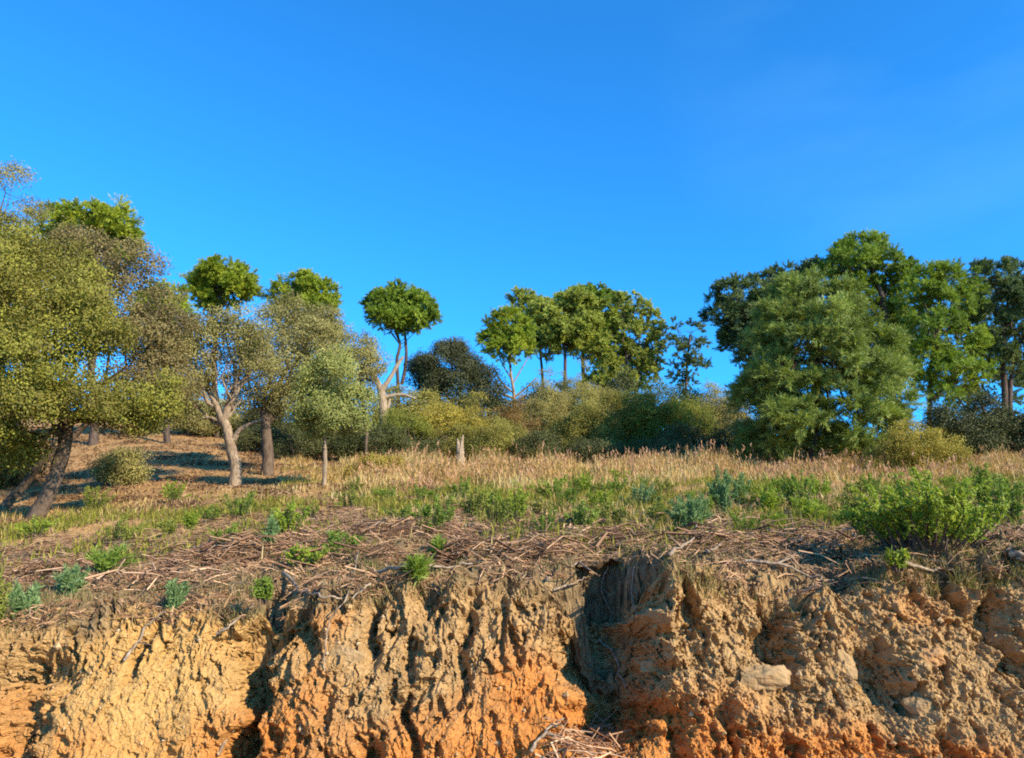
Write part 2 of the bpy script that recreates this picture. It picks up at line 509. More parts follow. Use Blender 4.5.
def wood(G, base, lobes, r0, rng, trunk=None, sides=9, twigs=5, limb_r=0.4, twig_len=0.9):
    """tapered trunk, a limb to every lobe, twigs inside each lobe"""
    if trunk is None:
        cen = np.mean([c for c, r in lobes], axis=0); low = min(c[2] - r[2] * 0.3 for c, r in lobes)
        top = np.array([cen[0], cen[1], max(low, base[2] + 0.4)])
        trunk = bent(base, top, rng, 6, 0.06)
    trunk = np.asarray(trunk, float)
    foot = trunk[0].copy(); foot[2] -= 0.25
    P = spline(np.concatenate([[foot], trunk]), 5)
    t = np.linspace(0, 1, len(P))
    R = r0 * (1 - 0.38 * t) * (1 + 0.45 * np.exp(-t * 9))
    tube(G, P, R, sides, None, rng, 0.10)
    top = P[-1]
    for c, r in lobes:
        s = P[rng.randint(int(len(P) * 0.72), len(P))]
        e = c + rng.normal(size=3) * r * 0.15
        q = bent(s, e, rng, 6, 0.13)
        lr = r0 * limb_r * rng.uniform(0.75, 1.1)
        tube(G, q, np.linspace(lr, lr * 0.28, 6), 6, None, rng, 0.08)
        for i in range(twigs):
            u = unit(rng.normal(size=3) + np.array([0, 0, .3]))
            s2 = q[rng.randint(2, 6)]
            e2 = c + u * r * twig_len
            w = bent(s2, e2, rng, 5, 0.18)
            tube(G, w, np.linspace(lr * 0.28, lr * 0.06, 5), 4)


def tree(name, label, cat, d, base_px, lobes, kind, mat, bark, r0=0.15, seed=1, trunk_px=None, dens=1.0, size=None, leaf=None,
         per=None, group=None, depth=1.0, extra_limbs=None, under=None, twigs=5, jit=0.35, k=7, limb_r=0.4, gaps=-.27):
    rng = np.random.RandomState(seed)
    tx = (base_px - W / 2) / F_PX
    bx = tx * d
    base = np.array([bx, d, float(zg(bx, d))])
    if kind == 'pine':
        lobes = [(l[0], l[1], l[2] * 1.08, l[3] * 1.10) + tuple(l[4:]) for l in lobes]
    lw = lobes_world(lobes, d, rng, depth, jit)
    th = thing(name, label, cat, base, group)
    G = Geo()
    trunk = None
    if trunk_px is not None:
        trunk = [base] + [at(p[0], p[1], d + (p[2] if len(p) > 2 else 0)) for p in trunk_px]
    wood(G, base, lw, r0, rng, trunk, twigs=twigs, limb_r=limb_r)
    G.build('trunk', bark, th, True)
    for lim in (extra_limbs or []):
        g2 = Geo()
        pts = spline([at(p[0], p[1], d + (p[3] if len(p) > 3 else 0)) for p in lim], 5)
        rads = np.interp(np.linspace(0, 1, len(pts)), np.linspace(0, 1, len(lim)), [p[2] for p in lim])
        tube(g2, pts, rads, 8, None, rng, 0.12)
        g2.build('limb', bark, th, True)
    Gc = Geo()
    if kind == 'leafy':
        crown_leafy(Gc, lw, (size or 0.32) * 1.3, (leaf or 0.07) * 0.86, int((per or 60) * 5.0), rng, dens * 1.25, under=0.5 if under is None else under, bias=1.3)
    else:
        crown_pine(Gc, lw, size or 0.34, leaf or 0.16, 0.034 * d / 40, int((per or 30) * 1.0), rng, dens * 1.25, k, 0.35 if under is None else under,
                   ragged=.08 if name == 'stone_pine' else .16, gaps=-.55 if name == 'stone_pine' else gaps)
    Gc.build('crown', mat, th)
    return th


def shrub(name, label, cat, d, lobes, mat, seed, dens=1.0, size=0.26, leaf=0.06, per=46, group=None, depth=0.9, stems=5, bark=None, under=0.8, droop=0.1):
    rng = np.random.RandomState(seed)
    lw = lobes_world(lobes, d, rng, depth, 0.3)
    for c, r in lw:                                    # bushes are leafy down to the ground
        g = float(zg(c[0], c[1])) - 0.05
        if c[2] - r[2] > g:
            top = c[2] + r[2]; r[2] = (top - g) / 2; c[2] = g + r[2]
    cx = np.mean([c[0] for c, r in lw]); cyy = np.mean([c[1] for c, r in lw])
    base = np.array([cx, cyy, float(zg(cx, cyy))])
    th = thing(name, label, cat, base, group)
    G = Geo()
    for c, r in lw:
        for i in range(stems):
            g = np.array([c[0] + rng.normal() * r[0] * .3, c[1] + rng.normal() * r[1] * .3, 0]); g[2] = float(zg(g[0], g[1])) - 0.08
            e = c + unit(rng.normal(size=3) + [0, 0, .5]) * r * rng.uniform(.85, 1.12)
            tube(G, bent(g, e, rng, 5, 0.12), np.linspace(0.035, 0.008, 5), 4)
    G.build('stem', bark or M_BARK_DARK, th, True)
    Gc = Geo()
    crown_leafy(Gc, lw, size * 1.4, leaf * 1.0, int(per * 5.2), rng, dens * 1.2, under=under, droop=droop, ragged=.5, gaps=-.30)
    Gc.build('foliage', mat, th)
    return th


# ------------------------------------------------------------------ setting: the cut bank
def px_x(px, d=6.0):
    return float(ray(px, 640)[0] * d)


def bank_noise(x, s, h):
    """relief of the clay face; s = height along the face in metres, h = 0 foot .. 1 crest"""
    warp = 0.10 * fbm(x * 1.6, s * 1.6, 1, 3, 2)
    smooth = np.exp(-(((x - px_x(135)) / 0.75) ** 2)) * 0.88 * sstep(1.25, 0.8, s)
    for gp_, gs_, gw_, am_ in ((535, .55, .38, .7), (335, .95, .22, .75), (760, .75, .35, .6), (860, .9, .3, .5), (480, .3, .4, .5), (640, .2, .4, .4), (960, .6, .35, .5)):
        smooth = np.maximum(smooth, am_ * np.exp(-((x - px_x(gp_)) / gw_) ** 2 - ((s - gs_) / .35) ** 2))
    rough = 1 - smooth
    right = sstep(0.6, 1.6, x)
    d = 0.11 * perlin(x * 0.55, s * 0.4, 0, 1) + 0.06 * fbm(x * 1.7, s * 1.0, 3, 2, 4)
    # erosion runnels left and centre, slanting beds on the right
    xr = x + warp * 1.8 + s * 0.12
    rid = np.abs(fbm(xr * 3.0, s * 0.9, 0, 3, 6)); rid2 = np.abs(fbm(xr * 7.5, s * 2.2, 0, 3, 8))
    here = np.clip(0.40 + 1.3 * perlin(x * 1.2, s * 1.4, 0, 14), 0.0, 1.0)
    d -= (1 - right * 0.8) * rough * here * (0.035 * np.maximum(0.13 - rid, 0) / 0.13 + 0.03 * np.maximum(0.2 - rid2, 0) / 0.2)
    b = s * 0.85 + x * 0.5
    a = x * 0.85 - s * 0.5
    bed = fbm(a * 1.7, b * 5.0 + warp * 8, 0, 2, 21)
    d += right * 0.045 * np.maximum(bed, -0.3)
    # angular broken faces: every cell is a small tilted plane, no rounding
    ca = np.where(right > .5, a, xr); cb = np.where(right > .5, b * 1.25, s * 0.62)
    wv_x = 0.5 * fbm(x * 8, s * 8, 2, 3, 25); wv_s = 0.5 * fbm(x * 8, s * 8, 6, 3, 27)
    for f, amp, sd in ((3.6, 0.055, 3), (8.0, 0.036, 4), (17.0, 0.024, 5), (34.0, 0.015, 9)):
        k = rough if f < 12 else 0.30 + 0.70 * rough
        q, q2, wv, dx, ds = worley(ca * f + wv_x * .45, cb * f + wv_s * .45, sd)
        wa = wv * 31.4
        d += k * amp * ((wv - 0.5) * 0.7 + (dx * np.cos(wa) + ds * np.sin(wa)) * 0.8)
    d += (0.45 + 0.55 * rough) * (0.024 * fbm(ca * 12, cb * 12, 5, 4, 31, 0.62) + 0.012 * fbm(xr * 26, s * 4.5, 3, 2, 33))
    # cracks and pits
    ck = np.abs(fbm(xr * 4.5, s * 1.6, 7, 3, 45)) ; d -= rough * 0.07 * sstep(0.045, 0.0, ck) * sstep(-.1, .35, perlin(x * 2, s * 2, 3, 46))
    pit = fbm(x * 4.6, s * 3.2, 9, 3, 41)
    d -= rough * 0.10 * sstep(0.42, 0.60, pit)
    pit = fbm(x * 12, s * 8, 9, 2, 43)
    d -= (.30 + .70 * rough) * 0.070 * sstep(0.32, 0.52, pit)
    return d


GULLIES = [  # px, lean, half width, depth, reach from top, reach to bottom (0..1 of face height)
    (250, -0.03, 0.13, 0.55, 1.22, 0.02), (610, 0.04, 0.25, 0.95, 1.42, 0.20), (690, 0.05, 0.10, 0.20, 1.0, 0.6), (298, -.05, 0.07, 0.20, 0.95, 0.6),
    (372, 0.06, 0.06, 0.16, 0.92, 0.55), (425, 0.1, 0.11, 0.26, 1.1, 0.82), (466, 0.08, 0.04, 0.12, 0.85, 0.4), (408, -0.15, 0.07, 0.18, 0.45, 0.12),
    (384, 0.0, 0.12, 0.28, 0.22, -0.1), (505, 0.0, 0.04, 0.12, 0.95, 0.6), (788, 0.08, 0.13, 0.34, 1.0, 0.45), (878, -.06, 0.13, 0.26, 0.60, 0.36), (985, 0.04, 0.08, 0.28, 1.08, 0.76),
    (1018, 0.0, 0.10, 0.24, 0.85, 0.4), (125, 0.0, 0.05, 0.18, 0.85, 0.62), (20, -0.1, 0.18, 0.26, 0.75, 0.1), (60, 0.2, 0.06, 0.13, 0.6, 0.0),
    (732, 0.2, 0.08, 0.20, 0.40, 0.08), (655, -0.3, 0.09, 0.22, 0.35, 0.02), (868, 0.0, 0.2, 0.24, 1.12, 0.92), (940, 0.2, 0.08, 0.16, 0.3, 0.0)]

xs = np.concatenate([np.arange(-14, -4.9, 0.06), np.arange(-4.9, 4.9, 0.0088), np.arange(4.9, 14, 0.06)])
crest_y = 6.42 + 0.10 * perlin(xs * 0.7, 3.3, 0, 51) + 0.05 * perlin(xs * 2.3, 1.3, 0, 52)
foot_y = crest_y - 0.72 + 0.08 * perlin(xs * 0.8, 7.7, 0, 53)
crest_z = zg_smooth(xs, crest_y)
va = np.linspace(-1, 0, 14, endpoint=False)          # apron in front
vb = np.linspace(0, 1, 205, endpoint=False)          # face
vc = np.linspace(1, 2, 120)                          # shoulder and top
vv = np.concatenate([va, vb, vc])
VX, XX = np.meshgrid(vv, xs, indexing='ij')
CY, FY, CZ = crest_y[None], foot_y[None], crest_z[None]
t = np.clip(VX, 0, 1)
tt = np.clip(VX - 1, 0, 1)
ap = np.clip(-VX, 0, 1)
Y = FY + (CY - FY) * (t ** 1.15) + tt * 1.75 - ap * 2.5
Z = CZ * (1 - (1 - t) ** 1.06) + 0 * ap
topz = zg(XX, Y)
Z = np.where(VX > 1, topz + (CZ - zg_smooth(XX, CY)) , Z)
zn = zg(XX, CY + 0 * XX) - CZ
Z = Z + np.where(VX <= 1, zn * sstep(0.55, 1.0, t), 0)
S = Z.copy()
hh = t + tt * 0.9
disp = bank_noise(XX, t * 1.45 + tt * 1.2, hh)
GUL = np.zeros(XX.shape)
for (gp, lean, gw, gd, h1, h0) in GULLIES:
    x0 = px_x(gp) + lean * (hh - 0.7) + 0.10 * fbm(hh * 4, gp, 0, 3, 61)
    q = (XX - x0) / (gw * np.clip(0.75 + 0.9 * fbm(hh * 5, gp * .37, 0, 3, 62) + 0.25 * hh, .25, 2))
    prof = np.exp(-np.abs(q) ** 2.6)
    gul = gd * prof * sstep(h0 - 0.12, h0 + 0.12, hh) * sstep(h1 + 0.10, h1 - 0.10, hh)
    disp -= gul; GUL = np.maximum(GUL, gul)
# brush heap in the gully mouth and slumped soil at the foot; then an added lip
disp += 0.30 * np.exp(-((XX - px_x(585)) / 0.55) ** 2 - (t / 0.22) ** 2)
disp += 0.28 * np.exp(-((XX - px_x(672)) / 0.20) ** 2) * sstep(.35, .7, hh) * (1 - sstep(1.25, 1.55, hh))  # right lip of the deep gully, raised to throw shade into it
fade = (1 - sstep(0.30, 0.85, tt)) * (1 - 0.8 * ap)
# normal turns from forward to up round the shoulder
ang = sstep(0.80, 1.12, VX) * 1.25
ny, nz = -np.cos(ang + 0.2), np.sin(ang + 0.2)
damp = 1 - 0.55 * sstep(0.95, 1.2, VX) * (1 - sstep(0.05, 0.3, GUL))
Y2 = Y + ny * disp * fade * damp
Z2 = Z + nz * disp * fade * damp
Z2 = np.where(VX < 0, np.maximum(Z2, -0.3) * (1 - ap) - 0.0 * ap, Z2)
BV = np.stack([XX, Y2, Z2], -1)
# second pass along the true surface, so that gully walls are as crumbly as the face
_gu = np.gradient(BV, axis=1); _gv = np.gradient(BV, axis=0)
NB = unit_(np.cross(_gu, _gv))
_p2 = BV + 0.06 * np.stack([fbm(BV[..., 0] * 6, BV[..., 1] * 6, BV[..., 2] * 6, 2, 201 + q) for q in range(3)], -1)
_amp = fade * (0.35 + 0.65 * sstep(.05, .3, GUL) - 0.20)
_f1 = np.abs(fbm(_p2[..., 0] * 6, _p2[..., 1] * 6, _p2[..., 2] * 5, 3, 211)); _f2 = fbm(_p2[..., 0] * 19, _p2[..., 1] * 19, _p2[..., 2] * 15, 3, 221)
BV = BV + NB * (_amp * (-0.075 * sstep(.14, 0, _f1) + 0.030 * _f2))[..., None]
nr, nc = VX.shape
ii, jj = np.meshgrid(np.arange(nr - 1), np.arange(nc - 1), indexing='ij')
a = ii * nc + jj
BF = np.stack([a, a + 1, a + nc + 1, a + nc], -1).reshape(-1, 4)
# natural colour zones of the soil
orange = 0.55 * fbm(XX * 1.1, S * 1.6, 0, 3, 71) + 0.55 * sstep(0.85, 0.2, S) + 0.04
for (gp, gs, gw, am) in ((540, 0.75, 0.42, 0.5), (660, 0.45, 0.6, 0.35), (500, 0.35, 0.5, 0.2), (300, 0.3, 0.4, 0.25), (800, 0.2, 0.5, 0.2), (130, 0.5, 0.7, -0.2), (940, 0.85, 0.3, 0.2), (760, 0.9, 0.6, -0.3), (930, 0.45, 0.5, -0.3), (1000, .5, .5, -.25), (700, .15, .6, .3), (880, .05, .8, .3), (560, .35, .35, .2), (700, .8, .4, -.2)):
    orange += am * np.exp(-((XX - px_x(gp)) / gw) ** 2 - ((S - gs) / 0.38) ** 2)
topsoil = sstep(-0.34, 0.06, (S - CZ) + 0.22 * fbm(XX * 2.0, S * 1.5, 4, 4, 75) - 0.10)
pale = 0.5 + 0.5 * fbm(XX * 2.2, S * 1.8, 8, 3, 81)
ochre = np.exp(-((XX - px_x(150)) / 0.85) ** 2)


def bank_mat():
    m, N, L = new_mat('clay_bank')
    def attr(n):
        x = N.new('ShaderNodeAttribute'); x.attribute_name = n; return x.outputs['Fac']
    def mix(f, a, b):
        x = N.new('ShaderNodeMix'); x.data_type = 'RGBA'
        if isinstance(f, float): x.inputs[0].default_value = f
        else: L.new(f, x.inputs[0])
        for v, i in ((a, 6), (b, 7)):
            if isinstance(v, tuple): x.inputs[i].default_value = (*v, 1)
            else: L.new(v, x.inputs[i])
        return x.outputs[2]
    g = N.new('ShaderNodeNewGeometry')
    n1 = N.new('ShaderNodeTexNoise'); n1.inputs['Scale'].default_value = 9; n1.inputs['Detail'].default_value = 9; n1.inputs['Roughness'].default_value = 0.7
    n2 = N.new('ShaderNodeTexNoise'); n2.inputs['Scale'].default_value = 55; n2.inputs['Detail'].default_value = 6; n2.inputs['Roughness'].default_value = 0.7
    L.new(g.outputs['Position'], n1.inputs['Vector']); L.new(g.outputs['Position'], n2.inputs['Vector'])
    def rng_(sock, a, b):
        x = N.new('ShaderNodeMapRange'); x.inputs[1].default_value = a; x.inputs[2].default_value = b; L.new(sock, x.inputs[0]); return x.outputs[0]
    tan = mix(rng_(n1.outputs['Fac'], .3, .7), (.265, .155, .066), (.485, .32, .15))
    och = mix(rng_(n1.outputs['Fac'], .3, .7), (.46, .265, .085), (.58, .36, .13))
    ora = mix(rng_(n1.outputs['Fac'], .3, .7), (.40, .145, .036), (.56, .25, .07))
    c = mix(attr('ochre'), tan, och)
    # orange edges broken up by the noise
    ad = N.new('ShaderNodeMath'); ad.operation = 'MULTIPLY_ADD'; ad.inputs[1].default_value = 0.9; L.new(n1.outputs['Fac'], ad.inputs[0]); L.new(attr('orange'), ad.inputs[2])
    c = mix(rng_(ad.outputs[0], .62, 1.25), c, ora)
    gre = mix(rng_(n1.outputs['Fac'], .3, .7), (.11, .075, .045), (.32, .225, .12))
    ad2 = N.new('ShaderNodeMath'); ad2.operation = 'MULTIPLY_ADD'; ad2.inputs[1].default_value = 0.6; L.new(n1.outputs['Fac'], ad2.inputs[0]); L.new(attr('topsoil'), ad2.inputs[2])
    c = mix(rng_(ad2.outputs[0], .45, 1.15), c, gre)
    sp = N.new('ShaderNodeMix'); sp.data_type = 'RGBA'; sp.blend_type = 'MULTIPLY'; sp.inputs[0].default_value = 1.0
    gv = ramp(N, [(0.3, (.72, .70, .66)), (0.7, (1.22, 1.2, 1.16))]); L.new(n2.outputs['Fac'], gv.inputs[0])
    L.new(c, sp.inputs[6]); L.new(gv.outputs[0], sp.inputs[7])
    p = N.new('ShaderNodeBsdfPrincipled'); p.inputs['Roughness'].default_value = 0.95; p.inputs['Specular IOR Level'].default_value = 0.08
    b = N.new('ShaderNodeBump'); b.inputs['Strength'].default_value = 0.9; b.inputs['Distance'].default_value = 0.016
    L.new(n2.outputs['Fac'], b.inputs['Height']); L.new(b.outputs[0], p.inputs['Normal'])
    o = N.new('ShaderNodeOutputMaterial')
    L.new(sp.outputs[2], p.inputs['Base Color']); L.new(p.outputs[0], o.inputs[0])
    return m


G = Geo(); G.add(BV.reshape(-1, 3), BF)
bank = G.build('earth_bank', bank_mat(), None, False, {'orange': np.clip(orange, -1, 2), 'topsoil': topsoil, 'ochre': ochre * 0.85})
tag(bank, 'steep cut bank of ochre and orange clay with deep gullies', 'earth bank', None, 'structure')


# ------------------------------------------------------------------ setting: the hill field and the low ground
def ground_mat():
    m, N, L = new_mat('hill_soil')
    g = N.new('ShaderNodeNewGeometry')
    def noise(s, d=8, r=.65):
        n = N.new('ShaderNodeTexNoise'); n.inputs['Scale'].default_value = s; n.inputs['Detail'].default_value = d; n.inputs['Roughness'].default_value = r
        L.new(g.outputs['Position'], n.inputs['Vector']); return n.outputs['Fac']
    n1, n2, n3 = noise(0.8), noise(7), noise(40)
    r1 = ramp(N, [(.3, (.24, .13, .055)), (.5, (.38, .22, .09)), (.7, (.46, .30, .135))]); L.new(n2, r1.inputs[0])
    r2 = ramp(N, [(.3, (.09, .06, .036)), (.55, (.19, .13, .075)), (.75, (.32, .235, .14))]); L.new(n2, r2.inputs[0])  # soil darkened under the brush, shade of the gaps put into its colour
    br = N.new('ShaderNodeAttribute'); br.attribute_name = 'brush'
    mx = N.new('ShaderNodeMix'); mx.data_type = 'RGBA'; L.new(br.outputs['Fac'], mx.inputs[0]); L.new(r1.outputs[0], mx.inputs[6]); L.new(r2.outputs[0], mx.inputs[7])
    gv = ramp(N, [(.3, (.6, .6, .6)), (.7, (1.25, 1.25, 1.25))]); L.new(n3, gv.inputs[0])
    m2 = N.new('ShaderNodeMix'); m2.data_type = 'RGBA'; m2.blend_type = 'MULTIPLY'; m2.inputs[0].default_value = 1; L.new(mx.outputs[2], m2.inputs[6]); L.new(gv.outputs[0], m2.inputs[7])
    p = N.new('ShaderNodeBsdfPrincipled'); p.inputs['Roughness'].default_value = 0.95; p.inputs['Specular IOR Level'].default_value = 0.05
    b = N.new('ShaderNodeBump'); b.inputs['Strength'].default_value = 0.6; b.inputs['Distance'].default_value = 0.04; L.new(n3, b.inputs['Height']); L.new(b.outputs[0], p.inputs['Normal'])
    o = N.new('ShaderNodeOutputMaterial'); L.new(m2.outputs[2], p.inputs['Base Color']); L.new(p.outputs[0], o.inputs[0])
    return m


def brush_mask(x, y):
    u = x / y
    far = 12.8 + 3.0 * sstep(0.1, 0.5, u) + 1.2 * perlin(x * .35, y * .35, 0, 91) - 1.5 * sstep(-0.15, -0.5, u)
    return 1 - sstep(far - 2.0, far + 2.0, y)


dd = np.concatenate([np.exp(np.linspace(math.log(7.2), math.log(34), 420, endpoint=False)), np.exp(np.linspace(math.log(34), math.log(3000), 110))])
uu = np.sinh(np.linspace(-3.2, 3.2, 640)) / math.sinh(3.2) * 4.0
uu = np.concatenate([np.linspace(-4, -0.86, 26, endpoint=False), np.linspace(-0.86, 0.86, 620), np.linspace(0.88, 4, 26)])
DD, UU = np.meshgrid(dd, uu, indexing='ij')
GX = UU * DD
GZ = zg(GX, DD)
lip = DD - (np.interp(GX, xs, crest_y) + 1.75)
GZ = GZ - 0.03 * sstep(0.15, -0.1, lip)
nr, nc = DD.shape
ii, jj = np.meshgrid(np.arange(nr - 1), np.arange(nc - 1), indexing='ij')
a = (ii * nc + jj)
G = Geo(); G.add(np.stack([GX, DD, GZ], -1).reshape(-1, 3), np.stack([a, a + 1, a + nc + 1, a + nc], -1).reshape(-1, 4))
M_GROUND = ground_mat()
hill = G.build('hillside', M_GROUND, None, True, {'brush': brush_mask(GX, DD)})
tag(hill, 'sunlit brown hillside field rising behind the cut bank', 'hillside', None, 'structure')
G = Geo()
gs = np.array([-3000, -400, -60, -12, 12, 60, 400, 3000.]); gy = np.array([-3000, -400, -60, -8, 4, 5.0, 60, 3000.])
PX, PY = np.meshgrid(gs, gy, indexing='ij')
a = (np.arange(7)[:, None] * 8 + np.arange(7)[None]).ravel()
G.add(np.stack([PX, PY, np.full(PX.shape, -0.04)], -1).reshape(-1, 3), np.stack([a, a + 8, a + 9, a + 1], -1))
low = G.build('ground', M_GROUND, None)
tag(low, 'bare earth ground below the bank', 'ground', None, 'structure')

# ------------------------------------------------------------------ trees on the left
TG = 'trees on the hillside'
tree('cork_oak', 'large yellow-olive oak with a leaning trunk filling the left edge', 'oak tree', 17, 42,
     [(-45, 300, 80, 85, .3), (25, 300, 70, 62, -.6), (75, 320, 50, 50, -.6), (15, 365, 62, 50, -1.2), (105, 372, 62, 52, -1.0), 
      (30, 255, 45, 38, .4), (135, 405, 44, 26, -.2), (25, 415, 55, 32, -1.3), (50, 444, 26, 16, -1.0), (10, 452, 26, 20, -.6), (118, 420, 34, 20, -.4), (-35, 410, 60, 45, -.6), (-10, 245, 50, 40, 1.2)],
     'leafy', M_OAK, M_BARK_DARK, 0.19, 11, trunk_px=[(50, 492), (60, 462), (67, 430), (60, 400, .3)],
     extra_limbs=[[(62, 452, .12), (66, 428, .10), (76, 420, .08), (92, 421, .06), (108, 412, .04, .3)]], per=64, leaf=0.075, size=0.30, dens=0.85)
tree('cork_oak', 'brown-tinged oak crown on the right side of the large yellow-olive oak', 'oak tree', 19.5, 8,
     [(100, 300, 52, 50), (140, 335, 42, 50), (110, 262, 44, 34), (70, 258, 40, 30), (165, 380, 26, 34), (130, 385, 36, 26), (150, 300, 22, 26)],
     'leafy', M_OAK_BROWN, M_BARK_DARK, 0.11, 111, per=58, leaf=0.08, size=0.31, dens=0.8)
tree('holm_oak', 'thin grey-leaved treetop showing above the large olive oak', 'oak tree', 25, 15,
     [(8, 188, 22, 26), (30, 208, 18, 14), (-8, 225, 34, 30), (20, 245, 30, 24), (5, 290, 40, 40)], 'leafy', M_OAK_GREY, M_BARK_DARK, 0.14, 12, dens=0.55, per=34, leaf=0.08, size=0.3)
tree('pine', 'round green pine crown rising behind the large olive oak', 'pine tree', 33, 90,
     [(68, 218, 26, 14), (98, 220, 34, 18), (80, 235, 48, 18), (118, 240, 20, 18), (90, 255, 45, 24)], 'pine', M_PINE_BRIGHT, M_BARK_PINE, 0.2, 13)
tree('pine', 'low green pine crown at the far right flank of the large olive oak', 'pine tree', 34, 165,
     [(165, 300, 20, 18), (172, 322, 22, 22), (150, 330, 26, 34), (178, 345, 16, 18)], 'pine', M_PINE_BRIGHT, M_BARK_PINE, 0.15, 14)
tree('stone_pine', 'small umbrella pine with dark underside above the grey oaks', 'pine tree', 38, 214,
     [(213, 280, 22, 16), (232, 282, 22, 17), (222, 272, 24, 11), (206, 292, 14, 14), (246, 292, 14, 11), (208, 305, 12, 10), (222, 294, 26, 12)], 'pine', M_PINE_BRIGHT, M_BARK_PINE, 0.18, 15, under=0.6,
     trunk_px=[(214, 380), (216, 320)])
tree('pine', 'green pine crown between the two umbrella pines behind the grey oaks', 'pine tree', 38, 305,
     [(298, 288, 20, 15), (316, 298, 20, 16), (283, 298, 14, 14), (328, 308, 9, 10), (305, 312, 26, 18), (300, 280, 12, 8)], 'pine', M_PINE_BRIGHT, M_BARK_PINE, 0.18, 16)
tree('cork_oak', 'grey-green cork oak with pale forked trunk on the brown slope', 'oak tree', 22, 236,
     [(205, 345, 34, 32), (240, 335, 34, 28), (225, 365, 30, 26, -.5), (190, 375, 26, 26, -.2), (262, 350, 30, 32), (252, 378, 24, 24, .6), (180, 350, 22, 24), (215, 320, 24, 14), (188, 400, 18, 18, .4)],
     'leafy', M_OAK_GREY, M_BARK_CORK, 0.185, 17, trunk_px=[(236, 468), (231, 447), (227, 428), (222, 418)], dens=0.75, per=52, leaf=0.075, size=0.30, limb_r=0.3,
     extra_limbs=[[(223, 422, .12), (216, 404, .10), (209, 390, .075), (206, 372, .05)], [(224, 420, .11), (230, 404, .09), (240, 386, .07), (250, 370, .045)],
                  [(233, 440, .09), (240, 430, .075), (250, 424, .05), (262, 420, .03)], [(224, 424, .06), (212, 418, .04), (203, 418, .025)], [(208, 385, .05), (198, 376, .035), (188, 374, .02)]])
tree('cork_oak', 'grey-green oak with thick dark trunk beside the pale forked trunk', 'oak tree', 25, 268,
     [(275, 330, 32, 26), (305, 340, 34, 30), (320, 330, 24, 22, .8), (280, 365, 36, 32, -.4), (255, 385, 26, 26), (310, 375, 30, 28, .3), (290, 400, 28, 22), (285, 312, 22, 16, .5), (262, 410, 20, 16), (322, 318, 18, 12, .8)],
     'leafy', M_OAK_GREY, M_BARK_DARK, 0.22, 18, trunk_px=[(268, 452), (266, 430), (265, 412)], dens=0.8, per=50, leaf=0.08, size=0.32)
tree('olive_tree', 'small fresh green olive-like tree with straight slender trunk', 'tree', 21, 325,
     [(332, 380, 28, 22), (318, 398, 24, 22, -.3), (348, 400, 24, 22), (333, 418, 30, 20, -.2), (312, 420, 16, 16), (356, 420, 16, 18), (336, 362, 18, 10)],
     'leafy', M_OLIVE, M_BARK_CORK, 0.07, 19, trunk_px=[(325, 460), (325, 435), (328, 415)], dens=0.9, per=56, leaf=0.07, size=0.24, limb_r=.5)
tree('holm_oak', 'rounded grey-olive oak crown behind the small fresh green tree', 'oak tree', 30, 366,
     [(345, 345, 26, 20), (365, 362, 20, 22), (355, 385, 24, 22), (335, 335, 16, 12), (372, 388, 14, 20), (345, 365, 30, 26)], 'leafy', M_OAK_GREY, M_BARK_DARK, 0.07, 20,
     trunk_px=[(366, 445), (367, 420), (360, 395)], dens=0.75, per=46, leaf=0.085, size=0.32)

# ------------------------------------------------------------------ centre
tree('stone_pine', 'lone tall umbrella pine on two slim bare trunks against the sky', 'pine tree', 46, 398,
     [(382, 305, 17, 13), (400, 300, 22, 13), (420, 310, 17, 14), (392, 316, 22, 12), (410, 320, 20, 11), (374, 308, 10, 12), (428, 314, 10, 10), (398, 327, 12, 7)],
     'pine', M_PINE, M_BARK_PINE, 0.13, 21, limb_r=.25, trunk_px=[(398, 385), (397, 360), (400, 345), (396, 332)], under=0.75,
     extra_limbs=[[(402, 384, .12), (406, 362, .10), (406, 345, .09), (404, 328, .07)]])


def snag():
    d = 33
    b = np.array([ray(384, 420)[0] * d, d, 0]); b[2] = float(zg(b[0], b[1]))
    th = thing('pruned_trunk', 'bare pale forked trunk with lopped limbs below the lone umbrella pine', 'dead tree', b)
    rng = np.random.RandomState(5)
    G = Geo(); P = spline([b - [0, 0, .2], at(384, 425, d), at(383, 405, d), at(381, 390, d)], 6)
    tube(G, P, np.linspace(.25, .17, len(P)), 9, None, rng, .12); G.build('trunk', M_BARK_PALE, th, True)
    for pts in ([(382, 394, .22), (377, 381, .17), (370, 369, .09)], [(381, 391, .19), (390, 378, .14), (398, 364, .12), (403, 357, .08)],
                [(383, 398, .15), (395, 395, .11), (405, 395, .09), (416, 399, .05)], [(386, 412, .12), (389, 404, .10), (390, 396, .07)]):
        g = Geo(); p = spline([at(x, y, d + .05 * i) for i, (x, y, r) in enumerate(pts)], 5)
        tube(g, p, np.interp(np.linspace(0, 1, len(p)), np.linspace(0, 1, len(pts)), [q[2] * .72 for q in pts]), 8, None, rng, .14)
        g.build('limb', M_BARK_PALE, th, True)


